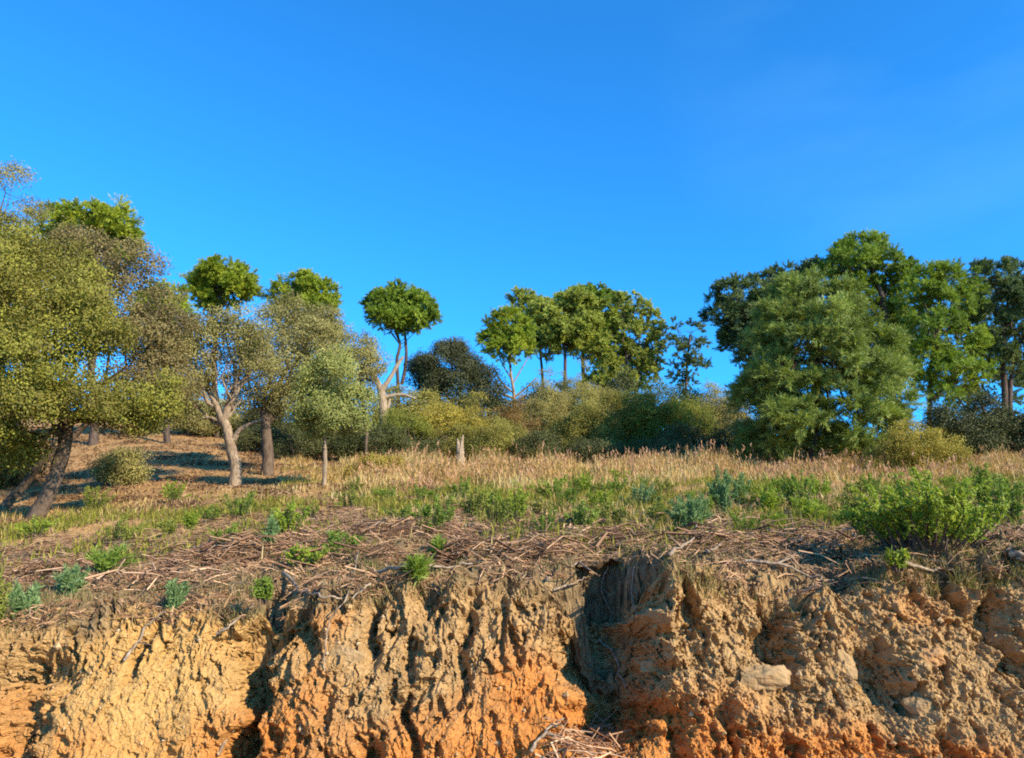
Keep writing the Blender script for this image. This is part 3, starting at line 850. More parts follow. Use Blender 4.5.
snag()
tree('holm_oak', 'dark green oak between the lone umbrella pine and the bright pine', 'oak tree', 42, 452,
     [(440, 365, 24, 20), (462, 370, 24, 22), (450, 352, 18, 12), (430, 385, 18, 18), (475, 385, 20, 22), (450, 392, 28, 20), (490, 398, 16, 16), (424, 368, 12, 14)],
     'leafy', M_OAK_DARK, M_BARK_DARK, 0.25, 22, dens=1.5, per=46, leaf=0.11, size=0.42)
tree('pine', 'bright yellow-green pine crown above bare grey lower branches', 'pine tree', 43, 510,
     [(508, 325, 20, 14), (498, 342, 15, 14), (520, 340, 17, 17), (508, 350, 22, 16), (492, 335, 9, 16), (512, 316, 10, 6)], 'pine', M_PINE_BRIGHT, M_BARK_CORK, 0.11, 23, trunk_px=[(514, 400), (511, 375), (509, 350)],
     extra_limbs=[[(512, 392, .055), (500, 380, .04), (492, 362, .02)], [(512, 385, .05), (522, 368, .035), (530, 355, .02)], [(513, 398, .08), (498, 392, .06), (486, 384, .03)], [(513, 398, .07), (526, 388, .05), (536, 378, .03)],
                  [(511, 378, .05), (503, 365, .04), (497, 350, .02)]])
tree('pine', 'pine with a small high tuft left of the broad pine crowns', 'pine tree', 50, 540,
     [(522, 300, 13, 9), (534, 310, 14, 12), (546, 318, 14, 14), (530, 325, 14, 10), (540, 335, 15, 11), (552, 335, 12, 9), (526, 342, 12, 12), (544, 350, 14, 9)], 'pine', M_PINE_OLIVE, M_BARK_PINE, 0.12, 24, trunk_px=[(543, 400), (541, 360), (536, 330)])
tree('pine', 'broad pine on a tall dark trunk in the middle of the ridge group', 'pine tree', 48, 566,
     [(560, 308, 20, 13), (575, 318, 18, 14), (552, 322, 15, 14), (568, 332, 24, 11), (585, 325, 16, 13), (555, 336, 16, 9), (545, 312, 14, 12), (578, 302, 16, 11), (570, 346, 18, 9)], 'pine', M_PINE_OLIVE, M_BARK_PINE, 0.14, 25, trunk_px=[(565, 385), (565, 355), (562, 330)])
tree('pine', 'tallest dome-shaped pine in the middle of the ridge group', 'pine tree', 52, 584,
     [(588, 298, 22, 11), (600, 308, 22, 15), (580, 306, 18, 14), (608, 322, 20, 18), (590, 330, 24, 13), (604, 340, 18, 14), (570, 298, 12, 8), (588, 346, 20, 11), (600, 360, 14, 10)], 'pine', M_PINE, M_BARK_PINE, 0.18, 26, trunk_px=[(584, 390), (583, 355), (588, 325)])
tree('pine', 'leafy pine with foliage low down its stem at the right of the ridge group', 'pine tree', 48, 627,
     [(622, 305, 20, 13), (640, 320, 18, 16), (628, 335, 22, 16), (648, 340, 13, 14), (612, 350, 18, 14), (635, 360, 18, 16), (605, 372, 16, 14), (640, 378, 18, 14), (620, 385, 24, 14), (652, 330, 10, 10), (600, 350, 14, 14), (598, 385, 16, 12), (655, 350, 10, 12), (648, 366, 14, 12)],
     'pine', M_PINE_OLIVE, M_BARK_PINE, 0.14, 27, trunk_px=[(627, 400), (626, 370), (628, 340)], dens=0.8)
tree('sparse_pine', 'thin see-through young pine between the ridge group and the dark pine', 'pine tree', 47, 686,
     [(692, 332, 12, 9), (698, 345, 12, 10), (672, 345, 10, 9), (683, 358, 14, 9), (672, 372, 12, 9), (697, 366, 12, 9), (684, 382, 16, 10), (664, 332, 5, 6), (676, 325, 5, 7)],
     'pine', M_PINE_BLUE, M_BARK_PINE, 0.1, 28, trunk_px=[(686, 395), (687, 365), (690, 335)], dens=0.45, per=22, twigs=7, size=.34)

# ------------------------------------------------------------------ right
tree('pine', 'dark wide pine crown at the left end of the right-hand pine wood', 'pine tree', 40, 762,
     [(735, 300, 24, 18), (760, 295, 28, 18), (790, 285, 28, 18), (728, 320, 20, 18), (752, 325, 28, 22), (785, 315, 34, 28), (738, 345, 16, 18), (762, 355, 22, 26), (775, 385, 24, 26), (815, 275, 18, 14)],
     'pine', M_PINE_BLUE, M_BARK_PINE, 0.24, 31)
tree('pine', 'tallest pine of the wood with its crown topping all others', 'pine tree', 38, 893,
     [(862, 250, 26, 15), (852, 270, 28, 22), (885, 268, 24, 20), (868, 295, 34, 24), (900, 285, 18, 18), (840, 258, 14, 14), (905, 310, 20, 22), (880, 322, 28, 20)],
     'pine', M_PINE, M_BARK_PINE, 0.2, 32, trunk_px=[(893, 400), (892, 360), (886, 310), (872, 270)])
tree('pine', 'nearest full pine with branches down to the grass and a short visible trunk', 'pine tree', 27, 813,
     [(806, 298, 36, 20, .4), (835, 314, 34, 26, 0), (778, 332, 28, 26, .2), (810, 345, 48, 34, -.7), (860, 345, 32, 34, .1), (785, 375, 36, 32, -.3), (840, 385, 46, 36, -.8), (878, 385, 28, 34, .3),
      (765, 400, 28, 30, .2), (800, 420, 42, 26, -.7), (855, 425, 40, 28, -.5), (890, 420, 22, 26, .2), (770, 435, 30, 20, .1), (830, 445, 30, 14, .4), (870, 452, 30, 14, .2)],
     'pine', M_PINE_NEAR, M_BARK_PINE, 0.2, 33, trunk_px=[(814, 430), (816, 380), (815, 310)], size=0.42, leaf=0.19, per=66, dens=0.8, under=0.55, twigs=6, limb_r=.3, gaps=-.23)
tree('pine', 'lit pine standing between the tallest pine and the frame-edge pines', 'pine tree', 34, 930,
     [(935, 278, 24, 14), (955, 285, 22, 16), (925, 300, 26, 20), (950, 310, 28, 20), (935, 335, 34, 20), (960, 345, 24, 20), (925, 360, 28, 18), (950, 378, 30, 18), (975, 372, 16, 16), (915, 385, 18, 14), (940, 398, 20, 12)],
     'pine', M_PINE, M_BARK_PINE, 0.13, 34, trunk_px=[(930, 400), (932, 360), (940, 300)], dens=0.75)
tree('pine', 'pine with several bare stems at the right frame edge', 'pine tree', 35, 1006,
     [(995, 275, 22, 16), (1020, 280, 24, 18), (1000, 300, 26, 20), (1030, 310, 26, 22), (990, 325, 22, 18), (1015, 340, 28, 18), (1035, 355, 24, 20), (1000, 365, 22, 14), (985, 345, 14, 14)],
     'pine', M_PINE_BLUE, M_BARK_PINE, 0.17, 35, trunk_px=[(1005, 400), (1003, 360), (1005, 310)], dens=0.8,
     extra_limbs=[[(1012, 440, .13), (1010, 390, .11), (1018, 340, .08)]])
tree('pine', 'leaning thin pine stem with small crown among the edge pines', 'pine tree', 37, 990,
     [(972, 300, 16, 14), (965, 325, 16, 18), (978, 350, 16, 14), (968, 385, 18, 14)], 'pine', M_PINE_OLIVE, M_BARK_PINE, 0.11, 36, trunk_px=[(988, 430), (978, 390), (970, 340)])
tree('pine', 'far pine crown filling the back of the wood by the frame edge', 'pine tree', 44, 960,
     [(985, 300, 24, 22), (910, 335, 18, 24), (905, 365, 16, 14), (1010, 390, 24, 18), (960, 400, 24, 12), (1040, 330, 30, 40)], 'pine', M_PINE_BLUE, M_BARK_PINE, 0.18, 37, dens=.7)

# ------------------------------------------------------------------ shrubs
shrub('broom_shrub', 'bright green rounded shrub under the bare forked trunk', 'shrub', 32, [(402, 418, 18, 12), (418, 424, 14, 14), (390, 426, 14, 14), (405, 434, 24, 14)], M_SHRUB_GREEN, 41)
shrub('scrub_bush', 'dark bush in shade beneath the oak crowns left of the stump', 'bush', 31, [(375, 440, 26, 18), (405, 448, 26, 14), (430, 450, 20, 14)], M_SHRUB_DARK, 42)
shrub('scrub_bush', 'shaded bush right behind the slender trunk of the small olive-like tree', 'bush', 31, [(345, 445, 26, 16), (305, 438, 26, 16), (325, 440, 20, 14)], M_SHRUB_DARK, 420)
shrub('scrub_bush', 'yellowish bush just above the broken stump', 'bush', 33, [(440, 412, 20, 18), (462, 418, 20, 16), (478, 408, 14, 12), (430, 432, 20, 16)], M_SHRUB_YEL, 43)
shrub('scrub_bush', 'low brown-green bush right behind the broken stump', 'bush', 31.5, [(455, 442, 28, 14), (490, 438, 24, 18), (515, 432, 22, 16), (480, 450, 30, 10)], M_SHRUB, 44)
shrub('scrub_bush', 'pinkish brown thin bush below the bright pine', 'bush', 34, [(498, 416, 20, 14), (522, 416, 20, 16)], M_SHRUB_BROWN, 45, dens=.8)
shrub('scrub_bush', 'pale grey-green bush left of the highest shrub', 'bush', 35, [(546, 396, 20, 18), (560, 408, 20, 20), (536, 414, 20, 18)], M_SHRUB_PALE, 46)
shrub('scrub_bush', 'highest pale green shrub under the ridge pines', 'bush', 37, [(575, 386, 24, 16), (592, 398, 24, 20), (565, 402, 18, 16), (602, 388, 14, 12)], M_SHRUB_PALE, 47)
shrub('scrub_bush', 'brown-tinted tall bush in front of the highest pale shrub', 'bush', 33, [(588, 412, 24, 20), (612, 406, 18, 18), (570, 432, 24, 18), (600, 436, 26, 18)], M_SHRUB, 48)
shrub('scrub_bush', 'large rounded green bush lit on its top', 'bush', 33, [(650, 398, 28, 18), (680, 407, 28, 19), (635, 418, 22, 22), (662, 430, 30, 20), (700, 424, 18, 20), (640, 440, 24, 14)], M_SHRUB_GREEN, 49)
shrub('scrub_bush', 'pale olive bush beside the open sky gap', 'bush', 36, [(712, 396, 18, 16), (728, 408, 18, 16), (705, 418, 18, 16), (740, 420, 14, 12)], M_SHRUB_PALE, 50)
shrub('scrub_bush', 'dark leaves standing in for the shaded hole left of the nearest pine', 'bush', 31, [(728, 438, 17, 18), (715, 446, 14, 12)], M_SHRUB_DARK, 51)  # stands in for a dark hole between bushes, its shade put into leaf colour
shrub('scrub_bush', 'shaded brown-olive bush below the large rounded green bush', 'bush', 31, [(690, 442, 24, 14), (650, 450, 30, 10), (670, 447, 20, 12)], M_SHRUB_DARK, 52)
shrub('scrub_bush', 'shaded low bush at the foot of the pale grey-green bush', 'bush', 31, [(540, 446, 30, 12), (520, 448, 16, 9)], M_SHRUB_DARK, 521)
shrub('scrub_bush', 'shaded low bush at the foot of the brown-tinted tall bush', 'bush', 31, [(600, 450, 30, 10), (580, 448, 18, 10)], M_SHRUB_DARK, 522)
shrub('scrub_bush', 'olive bush tucked against the left of the nearest pine', 'bush', 30, [(755, 440, 20, 16), (745, 425, 14, 14)], M_SHRUB, 53)
shrub('dry_shrub', 'straw-coloured airy shrub at the right foot of the nearest pine', 'shrub', 24, [(905, 442, 26, 20), (932, 447, 26, 18), (882, 454, 20, 14), (955, 456, 18, 12)], M_SHRUB_YEL, 54, dens=.85, leaf=.05, size=.2)
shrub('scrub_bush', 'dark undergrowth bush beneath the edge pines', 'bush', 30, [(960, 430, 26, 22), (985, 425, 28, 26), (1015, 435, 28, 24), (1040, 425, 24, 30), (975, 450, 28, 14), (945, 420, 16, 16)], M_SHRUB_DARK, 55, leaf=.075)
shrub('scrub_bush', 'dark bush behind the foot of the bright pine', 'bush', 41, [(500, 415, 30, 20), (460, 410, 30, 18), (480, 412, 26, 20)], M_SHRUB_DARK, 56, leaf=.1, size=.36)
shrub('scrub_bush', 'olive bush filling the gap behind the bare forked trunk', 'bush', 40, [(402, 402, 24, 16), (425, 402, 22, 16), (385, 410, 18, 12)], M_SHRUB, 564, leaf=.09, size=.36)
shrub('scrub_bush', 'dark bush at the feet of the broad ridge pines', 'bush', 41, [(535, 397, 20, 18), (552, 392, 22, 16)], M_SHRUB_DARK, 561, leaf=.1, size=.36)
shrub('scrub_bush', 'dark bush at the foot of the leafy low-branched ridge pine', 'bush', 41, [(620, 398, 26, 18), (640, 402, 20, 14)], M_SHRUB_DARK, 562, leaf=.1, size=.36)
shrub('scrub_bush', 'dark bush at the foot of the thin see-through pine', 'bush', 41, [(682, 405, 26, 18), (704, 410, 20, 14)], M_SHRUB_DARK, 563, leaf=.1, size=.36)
shrub('scrub_bush', 'grey-green low bush on the slope below the large olive oak', 'bush', 23, [(122, 449, 15, 8), (135, 451, 9, 6), (110, 453, 8, 6)], M_OAK_GREY, 57, size=.2)
shrub('scrub_bush', 'dark scrub on the slope between the two oak trunks', 'bush', 33, [(250, 440, 20, 14), (285, 444, 22, 12), (268, 440, 18, 14)], M_SHRUB_DARK, 58)
shrub('scrub_bush', 'grey scrub on the hill right behind the pale forked trunk', 'bush', 38, [(195, 405, 30, 18), (228, 412, 26, 18), (210, 420, 34, 12)], M_OAK_GREY, 581, leaf=.09, size=.36)
shrub('scrub_bush', 'shaded scrub between the thick dark trunk and the small olive-like tree', 'bush', 37, [(285, 420, 26, 18), (310, 425, 24, 18), (262, 418, 20, 16)], M_SHRUB_DARK, 582, leaf=.09, size=.36)
shrub('scrub_bush', 'dark scrub in the shade left of the leaning trunk', 'bush', 24, [(-5, 455, 30, 18), (20, 462, 22, 14), (10, 440, 24, 14)], M_SHRUB_DARK, 583, leaf=.07)
shrub('brushwood_heap', 'flat heap of cut olive brushwood behind the dry grass', 'brush heap', 24, [(372, 463, 16, 7), (390, 465, 14, 6), (358, 466, 10, 5)], M_SHRUB_YEL, 59, size=.14, leaf=.05)


# ------------------------------------------------------------------ broken stump
def stump():
    b = hit(460, 464)
    th = thing('tree_stump', 'pale splintered stump standing in the dry grass', 'stump', b)
    rng = np.random.RandomState(3); d = b[1]; k = m_per_px(d)
    g = Geo()
    P = spline([b + [0, 0, -.2], b + [.01, 0, 7 * k], b + [0, .02, 15 * k]], 6)
    tube(g, P, np.linspace(.21, .13, len(P)), 10, None, rng, .2); g.build('trunk', M_BARK_PALE, th, False)
    for x0, h, r in ((-2.2, 25, .085), (1.8, 29, .075)):
        g = Geo()
        P = spline([b + [x0 * k * .5, 0, 12 * k], b + [x0 * k * .9, .02, (h * .5 + 7) * k], b + [x0 * k * 1.4, .03, h * k]], 6)
        tube(g, P, np.concatenate([np.linspace(r * 1.2, r * .6, len(P) - 2), [r * .35, r * .1]]), 8, None, rng, .2)
        g.build('splinter', M_BARK_PALE, th, False)



stump()


# ------------------------------------------------------------------ plants on the field
def plant(name, label, px, py, wpx, hpx, mat, style, seed, n=None, cat='plant', group=None, leaf=None, off=0.0, base=None):
    rng = np.random.RandomState(seed)
    b = hit(px, py, off) if base is None else base
    d = b[1]; k = m_per_px(d)
    wr, h = wpx * k * .5, hpx * k
    th = thing(name, label, cat, b, group)
    Gs, Gl = Geo(), Geo()
    n = n or int(10 + wpx * 0.5)
    for i in range(n):
        ph = rng.uniform(0, 2 * math.pi); rr = math.sqrt(rng.uniform())
        foot = b + np.array([math.cos(ph) * wr * rr * .45, math.sin(ph) * wr * rr * .4, -.03])
        top = b + np.array([math.cos(ph) * wr * rr * rng.uniform(.8, 1.25), math.sin(ph) * wr * rr * .9, h * rng.uniform(.45, 1.12) * (1 - .3 * rr * rr)])
        mid = (foot + top) / 2 + np.array([0, 0, h * .10]) + rng.normal(size=3) * wr * .06
        P = spline([foot, mid, top], 6)
        tube(Gs, P, np.linspace(.006 + .004 * h, .002, len(P)), 4)
        L = leaf or (0.042 if style == 'leafy' else 0.055)
        m = int({'leafy': 62, 'tuft': 60, 'blade': 30}[style] * max(h, .25) / .45)
        tpar = rng.uniform(.12, 1.0, m) ** .8
        C = np.array([np.interp(tpar, np.linspace(0, 1, len(P)), P[:, q]) for q in range(3)]).T
        out = unit(rng.normal(size=(m, 3)) * [1, 1, .5] + [0, 0, .55])
        tone = np.clip(.45 + .25 * rng.normal() * .5 + .3 * (tpar - .5) * .4 + rng.normal(size=m) * .15, 0, 1)
        if style == 'leafy':
            leaves(Gl, C + out * L * .7, out * .5 + [.35, -.35, .45], L * 1.15, L * .42, rng, tone, .9)
        else:
            needles(Gl, C, unit(out + [0, 0, .8 if style == 'tuft' else .3]), L * (1.1 if style == 'tuft' else 2.0), .010 if style == 'tuft' else .014, rng, tone, 2, .35)
    Gs.build('stem', M_BARK_PINE if style == 'leafy' else mat, th)
    Gl.build('foliage', mat, th)
    return th


PL = 'green plants on the field'
plant('leafy_shrub', 'big bright green leafy shrub near the crest of the bank', 925, 548, 158, 66, M_FRESH, 'leafy', 101, n=92, cat='shrub', leaf=.048)
plant('leafy_shrub', 'dark leafy sprigs at the left flank of the big bright shrub', 868, 535, 40, 48, M_SHRUB_GREEN, 'leafy', 102, n=22, cat='shrub')
plant('feathery_plant', 'blue-green feathery plant alone among dead branches right of centre', 690, 534, 40, 34, M_BLUEGREEN, 'tuft', 103, n=34, group=PL)
plant('feathery_plant', 'tall blue-green plant behind the lone feathery plant', 724, 515, 26, 44, M_BLUEGREEN, 'tuft', 104, n=22, group=PL)
plant('feathery_plant', 'slim tall blue-green plant farther back beside its taller twin', 741, 508, 18, 36, M_BLUEGREEN, 'tuft', 105, n=14, group=PL)
plant('leafy_plant', 'fresh green leafy clump between blue-green plants and the nearest pine', 770, 510, 44, 30, M_FRESH, 'leafy', 106, n=24, group=PL)
plant('leafy_plant', 'yellow-green leafy plant before the trunk of the nearest pine', 800, 508, 34, 36, M_FRESH_YEL, 'leafy', 107, n=20, group=PL)
plant('leafy_plant', 'green sprigs by the frame edge right of the big bright shrub', 1008, 525, 36, 44, M_FRESH_YEL, 'leafy', 108, n=20, group=PL)
plant('leafy_plant', 'tall leafy shoot behind the right end of the big bright shrub', 985, 515, 18, 52, M_FRESH, 'leafy', 109, n=12, group=PL)
plant('leafy_plant', 'bright green upright plant in the middle of the field', 512, 524, 36, 38, M_FRESH, 'leafy', 110, n=22, group=PL)
plant('leafy_plant', 'darker green plant left of the bright upright one in mid field', 473, 520, 30, 34, M_SHRUB_GREEN, 'leafy', 111, n=18, group=PL)
plant('leafy_plant', 'yellow-green low plant right of the bright upright one in mid field', 580, 528, 36, 24, M_FRESH_YEL, 'leafy', 112, n=18, group=PL)
plant('leafy_plant', 'green plant below the dry grass slightly right of mid field', 555, 502, 40, 26, M_FRESH, 'leafy', 113, n=20, group=PL)
plant('leafy_plant', 'grey-green bushy plant between mid field and the lone feathery plant', 640, 507, 46, 22, M_BLUEGREEN, 'leafy', 114, n=22, group=PL)
plant('leafy_plant', 'bright little plant directly under the tall seed heads', 620, 484, 26, 18, M_FRESH, 'leafy', 115, n=14, group=PL)
plant('leafy_plant', 'bright green weed with a long shadow on the brown slope', 173, 502, 26, 22, M_FRESH, 'leafy', 116, n=20, group=PL)
plant('leafy_plant', 'dark olive weed on the brown slope beside the leaning trunk', 92, 512, 36, 26, M_SHRUB_GREEN, 'leafy', 117, n=22, group=PL)
plant('leafy_plant', 'bright low weed at the foot of the leaning trunk', 34, 538, 40, 18, M_FRESH, 'leafy', 118, n=20, group=PL)
plant('leafy_plant', 'dark little weed in the grass below the pale forked trunk', 168, 534, 18, 14, M_SHRUB_GREEN, 'leafy', 119, n=10, group=PL)
plant('leafy_plant', 'bright green leafy plant behind the conifer-like seedling', 284, 536, 36, 30, M_FRESH, 'leafy', 120, n=22, group=PL)
plant('seedling', 'narrow blue-green conifer-like seedling among dead brush', 269, 553, 15, 32, M_BLUEGREEN, 'tuft', 121, n=12, group=PL)
plant('leafy_plant', 'wide-leaved light green plant right of the conifer-like seedling', 340, 558, 42, 26, M_FRESH_YEL, 'leafy', 122, n=20, group=PL)
plant('leafy_plant', 'light green sprawling plant below the conifer-like seedling', 305, 566, 40, 18, M_FRESH, 'leafy', 123, n=18, group=PL)
plant('grassy_weed', 'yellow-green grassy clump above the ochre part of the bank', 112, 576, 46, 26, M_FRESH_YEL, 'blade', 124, n=26, group=PL)
plant('feathery_plant', 'soft blue-green plant on the shoulder above the ochre clay', 68, 602, 30, 32, M_BLUEGREEN, 'tuft', 125, n=24, group=PL)
plant('feathery_plant', 'grey-green plant near the low left corner of the field', 22, 622, 30, 36, M_BLUEGREEN, 'tuft', 126, n=22, group=PL)
plant('leafy_plant', 'thin green plant on the crest left of the dark gully', 174, 614, 20, 28, M_BLUEGREEN, 'tuft', 127, n=14, group=PL)
plant('leafy_plant', 'small bright plant at the head of the dark narrow gully', 264, 604, 22, 18, M_FRESH_YEL, 'leafy', 128, n=12, group=PL)
plant('leafy_plant', 'small bright tuft between the dark brush and the crest, left of centre', 420, 578, 20, 16, M_FRESH_YEL, 'blade', 129, n=12, group=PL)
plant('leafy_plant', 'yellow-green tuft beside the mid-field brush shadows', 440, 560, 18, 18, M_FRESH_YEL, 'blade', 130, n=12, group=PL)
plant('leafy_plant', 'pale green shoots in front of the big bright shrub', 900, 590, 22, 20, M_FRESH, 'leafy', 131, n=10, group=PL)
plant('leafy_plant', 'olive weed tuft between the green mid-field plants', 540, 518, 24, 18, M_SHRUB, 'leafy', 132, n=12, group=PL)

WG = 'small weed clumps in the upper field'
protos = [plant('weed_clump', 'small yellow-green weed clump among the grass of the upper field', 460, 498, 30, 22, M_FRESH_YEL, 'leafy', 140, n=14, group=WG),
          plant('weed_clump', 'small olive-green weed clump among the grass of the upper field', 655, 498, 30, 20, M_SHRUB_GREEN, 'leafy', 141, n=14, group=WG + ', olive'),
          plant('weed_clump', 'small fresh green grassy clump among the grass of the upper field', 600, 512, 26, 20, M_FRESH, 'blade', 142, n=16, group=WG + ', grassy')]
rw = np.random.RandomState(9)
for i_, (px, py) in enumerate([(430, 500), (492, 492), (530, 492), (575, 490), (600, 496), (690, 500), (720, 496), (757, 498), (785, 492), (820, 500), (845, 505), (860, 495), (448, 512), (490, 510), (560, 515), (610, 528), (660, 522),
                               (700, 510), (840, 520), (815, 522), (780, 528), (380, 500), (350, 508), (240, 518), (210, 522), (190, 528), (120, 545), (310, 520), (400, 520), (950, 492), (1015, 500), (745, 535), (545, 540), (225, 548), (430, 535)] + [(float(rw.uniform(330, 1010)), float(rw.uniform(486, 532))) for _ in range(34)]):
    src = protos[rw.randint(3)]
    c = src.copy(); COL.objects.link(c)
    b = hit(px, py); c.location = tuple(b); sc_ = rw.uniform(.45, 1.1) * (1.0 if b[1] > 9 else .8)
    c.scale = (sc_ * rw.uniform(.8, 1.3), sc_, sc_ * rw.uniform(.7, 1.2)); c.rotation_euler = (0, 0, rw.uniform(0, 6.28))
    for ch in list(src.children):
        k = ch.copy(); COL.objects.link(k); k.parent = c

plant('leafy_bush', 'dark green leafy bush hanging over the low left edge of the bank', 2, 660, 44, 56, M_SHRUB_GREEN, 'leafy', 150, n=26, cat='bush', base=np.array([-4.05, 6.15, 1.02]))
print('trees, shrubs, plants done')


# ------------------------------------------------------------------ uncountable cover
def sample(n, d0, d1, u0, u1, rng, power=1.0):
    d = np.sqrt(rng.uniform(d0 ** 2, d1 ** 2, n)); u = rng.uniform(u0, u1, n)
    return u * d, d


def blades(G, B, h, w, lean, rng, tone, seg=2):
    n = len(B)
    ph = rng.uniform(0, 2 * math.pi, n)
    dr = np.stack([np.cos(ph), np.sin(ph), np.zeros(n)], 1)
    sd = np.stack([-np.sin(ph + rng.normal(size=n)), np.cos(ph), np.zeros(n)], 1); sd = unit(sd)
    h = h[:, None]; lean = lean[:, None]
    m = B + np.array([0, 0, 1]) * h * .6 + dr * h * lean * .35
    t = B + np.array([0, 0, 1]) * h * (1 - .3 * lean) + dr * h * lean
    w = w[:, None] if np.ndim(w) else w
    V = np.stack([B - sd * w * .5, B + sd * w * .5, m + sd * w * .4, m - sd * w * .4, t], 1).reshape(-1, 3)
    k = np.arange(n)[:, None] * 5
    Fq = k + np.array([0, 1, 2, 3]); Ft = k + np.array([3, 2, 4])
    T = np.repeat(tone, 5)
    G.add(V, Fq, T)
    G.f.append(Ft + (G.n - len(V)))
    return t


rng = np.random.RandomState(77)
# tall dry grass across the upper field
X, D = sample(190000, 7.3, 31, -.85, .85, rng)
u = X / D
dens = sstep(5.5, 16, D + 2.5 * perlin(X * .3, D * .3, 0, 95)) * (0.45 + 0.55 * sstep(-0.42, -0.22, u + 0.02 * (D - 20))) * np.clip(0.30 + 1.5 * fbm(X * .7, D * .5, 0, 4, 96), 0.03, 1)
ok = rng.uniform(size=len(X)) < np.clip(dens, 0.02, 1)
ok &= ~((u < -0.30) & (D > 21.5) & (rng.uniform(size=len(X)) < .92))
X, D, u = X[ok], D[ok], u[ok]
B = np.stack([X, D, zg(X, D) - .02], 1)
h = (0.13 + 0.25 * sstep(16, 25, D) * sstep(-.35, -.1, u)) * rng.uniform(.5, 1.45, len(X)) * np.clip(1 + 1.3 * fbm(X * .8, D * .8, 0, 3, 97), .35, 2.2)
G = Geo()
tips = blades(G, B, h, 0.008 + 0.0006 * D, rng.uniform(.1, .95, len(X)), rng, np.clip(.55 + .6 * fbm(X * .6, D * .6, 0, 3, 98) + rng.normal(size=len(X)) * .2, 0, 1))
o = G.build('dry_grass', M_GRASS, None); tag(o, 'tall tan dry grass covering the upper field', 'grass', None, 'stuff')
sel = (D > 19) & (u > -.2) & (rng.uniform(size=len(D)) < .13)
G = Geo(); n = int(sel.sum())
C = tips[sel] + np.array([0, 0, .02])
for q in range(3):
    leaves(G, C + np.array([0, 0, .05 * q]) + rng.normal(size=C.shape) * .012, rng.normal(size=C.shape), .13, .035, rng, np.clip(.5 + rng.normal(size=n) * .25, 0, 1), .3, -1.5)
o = G.build('grass_seed_heads', M_SEED, None); tag(o, 'pinkish seed heads above the dry grass', 'grass', None, 'stuff')
# low green weeds mixed in
X, D = sample(190000, 7.5, 27, -.85, .85, rng)
u = X / D
dens = sstep(-.10, .40, fbm(X * .55, D * .4, 0, 3, 101) + .25 * np.exp(-((D - 15) / 4.0) ** 2) + .10 * sstep(-.1, .4, u)) * (1 - .55 * sstep(18, 24, D)) * (1.0 + .1 * sstep(9, 13, D))
dens *= np.where(u < -.3, 1 - sstep(15, 19, D), 1)
ok = rng.uniform(size=len(X)) < dens * .75
X, D = X[ok], D[ok]
G = Geo()
blades(G, np.stack([X, D, zg(X, D) - .02], 1), rng.uniform(.06, .26, len(X)), 0.018, rng.uniform(.2, .9, len(X)), rng, np.clip(.45 + .3 * perlin(X, D, 0, 103) + rng.normal(size=len(X)) * .2, 0, 1))
o = G.build('green_weeds', M_WEED, None); tag(o, 'low yellow-green weeds growing through the litter', 'weeds', None, 'stuff')


def sticks(G, P, T, Nn, L, R, rng, tone, arch=0.05):
    """little bent triangular rods lying along T at P"""
    n = len(P)
    T = unit(T); S = unit(np.cross(T, Nn)); U = np.cross(S, T)
    L = L[:, None]; R = R[:, None]
    bend = rng.normal(size=(n, 1)) * .12
    c = [P - T * L * .5, P + S * L * bend + U * L * arch * rng.uniform(-.5, 1.5, (n, 1)), P + T * L * .5]
    V = []
    for q, cc in enumerate(c):
        rr = R * (1.0, .85, .45)[q]
        for a in (0, 2.094, 4.189):
            V.append(cc + rr * (math.cos(a) * S + math.sin(a) * U))
    V = np.stack(V, 1).reshape(-1, 3)
    k = np.arange(n)[:, None] * 9
    fs = []
    for q in (0, 3):
        for e in range(3):
            fs.append(k + np.array([q + e, q + (e + 1) % 3, q + 3 + (e + 1) % 3, q + 3 + e]))
    G.add(V, np.concatenate(fs), np.repeat(tone, 9))
    G.f.append(np.concatenate([k + np.array([2, 1, 0]), k + np.array([6, 7, 8])]) + (G.n - len(V)))


def surf_samples(n, mask, rng):
    """points on the shoulder of the bank, with its normals"""
    idx = np.flatnonzero(mask.ravel())
    i = rng.choice(idx, n)
    r, c = np.unravel_index(i, mask.shape)
    r = np.clip(r, 1, mask.shape[0] - 2); c = np.clip(c, 1, mask.shape[1] - 2)
    P = BV[r, c]; a = BV[r, c + 1] - BV[r, c - 1]; b = BV[r + 1, c] - BV[r - 1, c]
    N_ = unit(np.cross(a, b)); N_[N_[:, 1] > 0.6] *= -1
    return P, N_


# brush litter over the near field
X, D = sample(105000, 7.6, 18, -.82, .82, rng)
dn = brush_mask(X, D) * np.clip(.35 + 1.5 * fbm(X * .8, D * .9, 0, 3, 111), 0.05, 1)
ok = rng.uniform(size=len(X)) < dn
X, D = X[ok], D[ok]; n = len(X)
P = np.stack([X, D, zg(X, D) + np.abs(rng.normal(size=n)) * .035], 1)
an = rng.normal(size=n) * .75 + 0.15
T = np.stack([np.cos(an), np.sin(an), rng.normal(size=n) * .16 + .12 * np.sin(an)], 1)
G = Geo()
L = np.clip(np.exp(rng.normal(size=n) * .6) * .13, .03, .42)
sticks(G, P, T, np.tile([0, 0, 1.], (n, 1)), L, np.clip(.0032 + L * .011 * np.exp(rng.normal(size=n) * .6), .003, .013), rng, np.clip(.52 + rng.normal(size=n) * .26, 0, 1), .10)
core = (XX > -5) & (XX < 5) & (GUL < .2)
